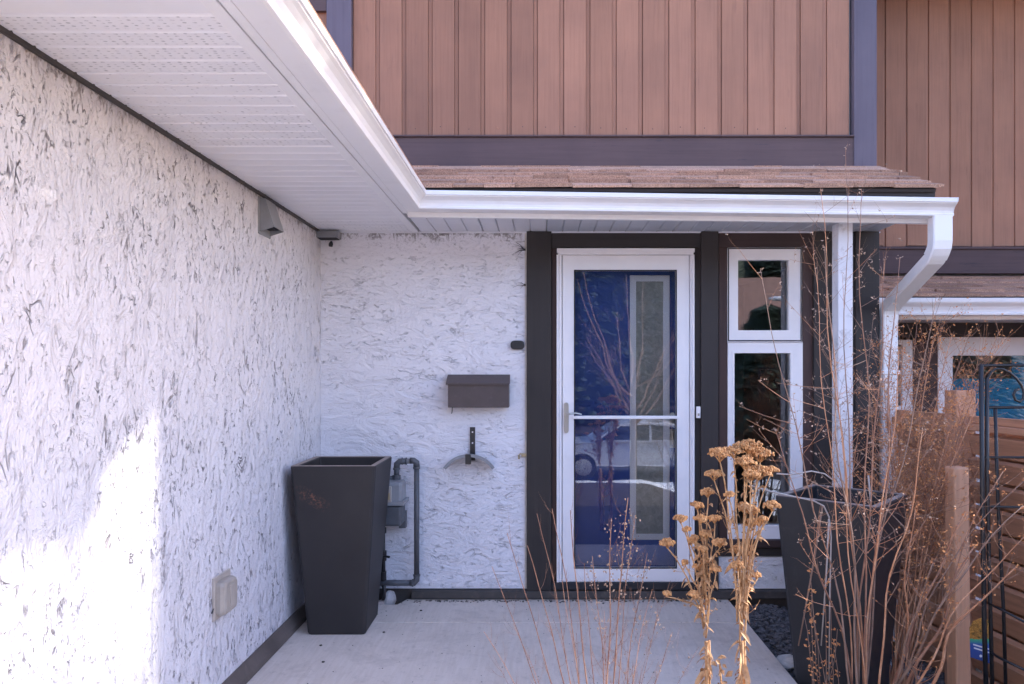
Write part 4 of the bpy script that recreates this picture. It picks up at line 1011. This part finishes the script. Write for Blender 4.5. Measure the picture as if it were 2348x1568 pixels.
# --- tall bare shrub
def shrub(name, label, basepx, Y, z0, tips, mats, ntw, tl, seed, leafmat, stem_r=(.005, .009), leaf=.25, leafr=.009, bow=.2, spread=.5, start=.3, twigmat=None, depth=2):
    random.seed(seed)
    ax = XX(basepx, Y); a0 = Vector((ax, Y, z0)); B = thing(name, label, 'shrub', tuple(a0))
    tw = MB(); tw2 = MB(); lf = MB()
    for i, tp in enumerate(tips):
        x, y = tp[:2]; Yt = tp[2] if len(tp) > 2 else Y+rnd(-.15, .15)
        c_ = P(x, y, Yt)-a0; b0_ = Vector((rnd(-.06, .06), rnd(-.05, .05), 0))
        md = b0_.lerp(c_, .5)+Vector((-(c_.x)*bow, 0, abs(c_.x)*bow*.4))
        pts = wob(bez(b0_, md, c_, 16), rnd(.012, .030))
        r_ = rnd(*stem_r)
        s = MB(); s.tube(pts, r_, r_*.22, 6); s.build('stem', M[mats[i % len(mats)]], B, smooth=True)
        twigs(tw if i % 2 else tw2, lf, pts, .0020, ntw, tl[0], tl[1], spread, start, depth if i % 3 else depth-1, leaf, leafr)
        # bud tufts at the tip
        for _ in range(7): leafquad(lf, pts[-1]+Vector((random.gauss(0, .006), random.gauss(0, .006), random.gauss(0, .006))), rnd(.006, .014))
    tw.build('twigs', M[twigmat or 'tan_twig'], B, kind='stuff'); tw2.build('twigs', M['grey_twig' if not twigmat else 'red_twig'], B, kind='stuff')
    lf.build('dead_leaves', M[leafmat], B, kind='stuff'); return B
shrub('bare_shrub', 'tall leafless shrub rising in front of the right planter past the white post', 1985, 2.82, -.08,
      [(1876, 437, 2.85), (1934, 385, 2.9), (1976, 435, 2.85), (1857, 585, 2.75), (1890, 565, 2.8), (2033, 592, 2.9), (1890, 680, 2.8), (1738, 622, 2.75), (2067, 592, 3.0),
       (2060, 800, 2.85), (2140, 680, 2.95), (1775, 985, 2.7), (2110, 980, 2.6)],
      ['tan_twig', 'grey_twig', 'red_twig'], 18, (.06, .30), 5, 'seed', (.0032, .0060), .45, .010, .14, .68, .38)
rq = random.Random(4)
tp2 = [(2225, 765, 3.5), (2180, 770, 3.45), (2140, 780, 3.5), (2260, 800, 3.4), (2290, 830, 3.35), (2040, 800, 3.6), (2100, 740, 3.6), (2075, 800, 3.5), (1990, 880, 3.6), (2300, 760, 3.5), (2160, 730, 3.6)]
tp2 += [(rq.uniform(1985, 2270), rq.uniform(860, 1120), rq.uniform(3.3, 3.65)) for _ in range(10)]
shrub('bare_shrub', 'dense twiggy rust coloured shrub against the cedar fence behind the short post', 2050, 3.45, -.2, tp2,
      ['red_twig', 'tan_twig', 'tan_twig'], 44, (.06, .34), 9, 'rust_leaf', (.0030, .0070), .5, .011, .30, .66, .46, 'tan_twig')
shrub('bare_shrub', 'leaning shrub with long pale branches reaching right across the fence and trellis', 2030, 2.9, -.1,
      [(2347, 1162, 2.7), (2350, 1230, 2.6), (2300, 1080, 2.75), (2347, 1100, 2.8), (2330, 1300, 2.6), (2210, 1180, 2.7), (2140, 1290, 2.7), (2100, 1170, 2.75), (2240, 1250, 2.65), (2120, 1440, 2.7)],
      ['grey_twig', 'tan_twig', 'red_twig'], 12, (.05, .24), 14, 'rust_leaf', (.005, .010), .35, .010, .3, .55, .5)
# low rusty leafy clump in front of the planter
random.seed(51)
B = thing('dead_perennial', 'clump of rusty dead leaves on thin stalks at the foot of the right planter', 'plant', (XX(1880, 2.9), 2.9, -.07))
lf = MB(); st = MB()
for k in range(11):
    c_ = P(rnd(1835, 1925), rnd(1270, 1500), rnd(2.8, 2.95))-B.location; b0_ = Vector((rnd(-.08, .08), rnd(-.05, .05), 0)); pts = wob(bez(b0_, b0_.lerp(c_, .5), c_, 7), .006)
    st.tube(pts, .002, .001, 4)
    for _ in range(16): leafquad(lf, pts[random.randint(3, 7)]+Vector((rnd(-.01, .01), rnd(-.01, .01), rnd(-.02, .01))), rnd(.008, .02))
lf.build('dead_leaves', M['rust_leaf'], B, kind='stuff'); st.build('stalks', M['grey_twig'], B, kind='stuff')
# pale dry vine draped over the planter
B = thing('dry_vine', 'pale dry vine arching across the front of the right planter', 'vine', tuple(P(1905, 1560, 2.9)))
o = B.location.copy()
for pl_ in ([(1718, 1112), (1760, 1125), (1810, 1136), (1865, 1148), (1888, 1160), (1900, 1185), (1905, 1230), (1902, 1350), (1900, 1560)], [(1780, 1086), (1812, 1088), (1860, 1080), (1890, 1086), (1915, 1105)], [(1885, 1160), (1870, 1260), (1845, 1400), (1830, 1480)], [(1900, 1190), (1893, 1330), (1882, 1480)], [(1990, 1090), (1996, 1150), (1992, 1230)]):
    s = MB(); s.tube([P(x, y, 2.93-.0001*i)-o for i, (x, y) in enumerate(pl_)], .0038, .0025, 6); s.build('strand', M['pale_twig'] if pl_[0][0] != 1885 else M['grey_twig'], B, smooth=True)
# white scrap of leaf caught in the branches
# ================================================================= STREET BEHIND THE CAMERA (seen in the glass)
CP = simple('silver_car_paint', (.62, .62, .66), .25, .03, 2, 0); CPG = simple('car_glass', (.015, .018, .02), .05, .1, 2, 0); TY = simple('tyre_rubber', (.02, .02, .02), .8, .1, 5, 0)
C = thing('parked_car', 'silver sedan parked along the street, seen mirrored in the storm door glass', 'car', (2.4, -9.6, -1.27))
low = [(-2.25, .35), (-2.28, .62), (-2.2, .82), (-1.3, .93), (1.2, .98), (2.15, .95), (2.28, .75), (2.25, .35)]
s = MB()
def cr(y_, k, dz=0): return [(x_*k, y_, z_+dz) for x_, z_ in low]
s.loft([cr(-.80, .97), cr(-.88, 1), cr(.88, 1), cr(.80, .97)]); s.build('body', CP, C, bevel=.03)
top = [(-1.15, .94), (-.45, 1.38), (-.1, 1.43), (.7, 1.42), (1.0, 1.36), (1.75, .97)]
s = MB(); s.loft([[(x_, -.80, z_) for x_, z_ in top], [(x_*.96+.01, -.62, z_+(.012 if z_ > 1.2 else 0)) for x_, z_ in top], [(x_*.96+.01, .62, z_+(.012 if z_ > 1.2 else 0)) for x_, z_ in top], [(x_, .80, z_) for x_, z_ in top]]); s.build('cabin', CP, C, bevel=.02)
for sg in (-1, 1):
    s = MB(); s.prism([(-.98, .99), (-.42, 1.33), (.0, 1.36), (.30, 1.36), (.30, .99)], 'y', sg*.805, sg*.79); s.prism([(.36, .99), (.36, 1.36), (.68, 1.355), (.93, 1.30), (1.45, 1.0)], 'y', sg*.805, sg*.79); s.build('side_window', CPG, C)
for xw in (-1.35, 1.35):
    for sg in (-1, 1):
        s = MB(); s.cyl((xw, sg*.9, .33), (xw, sg*.68, .33), .33, 24); wl = s.build('wheel', TY, C, bevel=.02); s = MB(); s.cyl((xw, sg*.905, .33), (xw, sg*.895, .33), .21, 16); s.build('rim', M['nickel'], wl)
# snow banks
def bank(label, x0, x1, yc, wd, hh, seed):
    s = MB(); nx2 = 60; ny2 = 10; rr = random.Random(seed)
    for j in range(ny2+1):
        for i in range(nx2+1):
            x = x0+(x1-x0)*i/nx2; v_ = j/ny2*2-1; y = yc+v_*wd*(1+.3*math.sin(i*.7))
            h_ = (1-v_*v_)*hh*(.6+.5*mnoise.noise(Vector((x*.8, y*.8, seed))))*sm(min(i, nx2-i)/6)
            s.v.append((x, y, gz(x, y)+h_-.05+(.13 if y < -5.9 else 0)))
    s.f = [(j*(nx2+1)+i, j*(nx2+1)+i+1, (j+1)*(nx2+1)+i+1, (j+1)*(nx2+1)+i) for j in range(ny2) for i in range(nx2)]
    s.build('snow_bank', M['snow'], None, smooth=True, label=label, cat='snow bank')
bank('long low snow bank beside the street, mirrored in the door glass', -8, 12, -6.4, .7, .45, 3)
bank('thin patch of old snow on the lawn, mirrored in the door glass', -1, 5, -3.6, .8, .22, 5)
bank('broad sheet of old snow on the front lawn behind the viewer', -5, 8, -1.9, 1.3, .16, 8)
s = MB(); nx2 = 90
for j in range(13):
    for i in range(nx2+1):
        x = -60+130*i/nx2; hgt = (0, .5, .8, .95, 1)[min(j, 4)] if j < 8 else 1-(j-8)*.2
        top_ = 13+3.5*mnoise.noise(Vector((x*.13, 0, 1)))+2.2*mnoise.noise(Vector((x*.55, 0, 4)))
        s.v.append((x, -47-j*.8+1.2*mnoise.noise(Vector((x*.5, j*.9, 7))), -1.5+top_*hgt+.8*mnoise.noise(Vector((x*.9, j, 2)))))
s.f = [(j*(nx2+1)+i, j*(nx2+1)+i+1, (j+1)*(nx2+1)+i+1, (j+1)*(nx2+1)+i) for j in range(12) for i in range(nx2)]
s.build('distant_trees', M['needles'], None, kind='stuff', label='dark belt of trees far behind the street', cat='trees')
# house across the street
O = thing('opposite_house', 'house with brown shingled roof across the street, mirrored in the windows', 'house', (19, -27, -1.3))
MB().box(-10, 12, -9, 0, 0, 4.2).build('wall', simple('tan_wall', (.42, .36, .30), .8, .1, 3, 0), O)
s = MB(); s.prism([(.8, 4.3), (.8, 4.5), (-4.5, 8.0), (-9.8, 4.5), (-9.8, 4.3)], 'x', -10.6, 12.6); s.build('roof', simple('far_brown_roof', (.30, .17, .13), .9, .2, 3, .3, 8), O)
for xw in (-7, -2, 3, 8):
    f_ = MB().box(xw-.9, xw+.9, -.02, .04, 1.2, 2.7).build('window', M['vinyl'], O); MB().box(xw-.8, xw+.8, .045, .05, 1.3, 2.6).build('pane', CPG, f_)
# trees across the street
def spruce(label, x, y, h, r, seed):
    rr = random.Random(seed); T = thing('spruce_tree', label, 'tree', (x, y, -1.3), 'trees across the street')
    s = MB(); s.tube([(0, 0, 0), (0, 0, h)], .16, .02, 8); s.build('trunk', M['bark'], T)
    s = MB()
    for k in range(7000):
        t_ = rr.random()**.75; z = h*(.06+.94*t_); rad = r*(1-t_)**.85*(.45+.6*rr.random()); a = rr.uniform(0, 6.283)
        c_ = Vector((rad*math.cos(a), rad*math.sin(a), z-rad*.25)); d = Vector((math.cos(a), math.sin(a), -.35)); u = Vector((-math.sin(a), math.cos(a), 0)); L_ = rr.uniform(.3, .75)
        s.add([c_, c_+d*L_*.5+u*L_*.3, c_+d*L_, c_+d*L_*.5-u*L_*.3-Vector((0, 0, .1))], [(0, 1, 2), (0, 2, 3)])
    s.loft([[(r*.5*math.cos(a)*q_, r*.5*math.sin(a)*q_, z_) for a in [.628*k for k in range(10)]] for q_, z_ in ((1.3, h*.08), (1, h*.3), (.55, h*.62), (.04, h*.97))])
    s.build('crown', M['needles'], T)
for i, (x, y, h, r_) in enumerate(((9.0, -19.5, 5.4, 2.7), (7, -33, 17, 4.6), (16, -39, 17, 4.6), (3, -29, 16, 4.4), (18, -20, 9, 2.6), (-3, -33, 16, 4.2), (24, -38, 16, 4.2), (-12, -22, 10, 2.6))):
    spruce(['short wide spruce in front of the opposite house', 'tall spruce behind the left part of the opposite roof', 'tallest spruce behind the right part of the opposite roof', 'broad tall spruce left of the opposite house', 'spruce at the right end of the opposite house', 'lone spruce far left across the street', 'spruce beyond the right end of the opposite roof', 'leftmost spruce across the street'][i], x, y, h, r_, 60+i)
# street lamp
SLm = thing('street_lamp', 'grey street lamp with curved arm across the street, mirrored in the small window', 'street lamp', (9.4, -15.2, -1.3))
s = MB(); s.tube([(0, 0, 0), (0, 0, 4.9)], .09, .06, 10); s.build('pole', M['grey_paint'], SLm)
s = MB(); s.tube(bez((0, 0, 4.9), (-.1, .4, 5.4), (-1.3, .6, 5.15), 8), .05, .035, 8); s.build('arm', M['alu'], SLm)
s = MB(); s.ball((-1.6, .7, 5.1), .3, 1.2, .5, .3, 10, 6); s.build('lamp_head', M['alu'], SLm)
# bare tree near the pavement, mirrored as pale branches
random.seed(77)
T = thing('bare_tree', 'leafless street tree on the lawn behind the viewer, mirrored in the glass', 'tree', (1.75, -4.6, gz(1.75, -4.6)))
s = MB(); s.tube([(0, 0, 0), (.02, 0, 1.0), (0, 0, 2.2)], .08, .05, 8); s.build('trunk', M['bark'], T)
br = MB()
for k in range(12):
    a = rnd(0, 6.28); c_ = Vector((math.cos(a)*rnd(.8, 1.8), math.sin(a)*rnd(.8, 1.8), rnd(3, 4.6))); pts = wob(bez((0, 0, rnd(1.3, 2.2)), (c_.x*.5, c_.y*.5, 2.2), c_, 8), .05)
    br.tube(pts, .025, .006, 5); twigs(br, None, pts, .006, 12, .2, .8, .5, .3, 1, 0)
br.build('crown', M['grey_twig'], T)
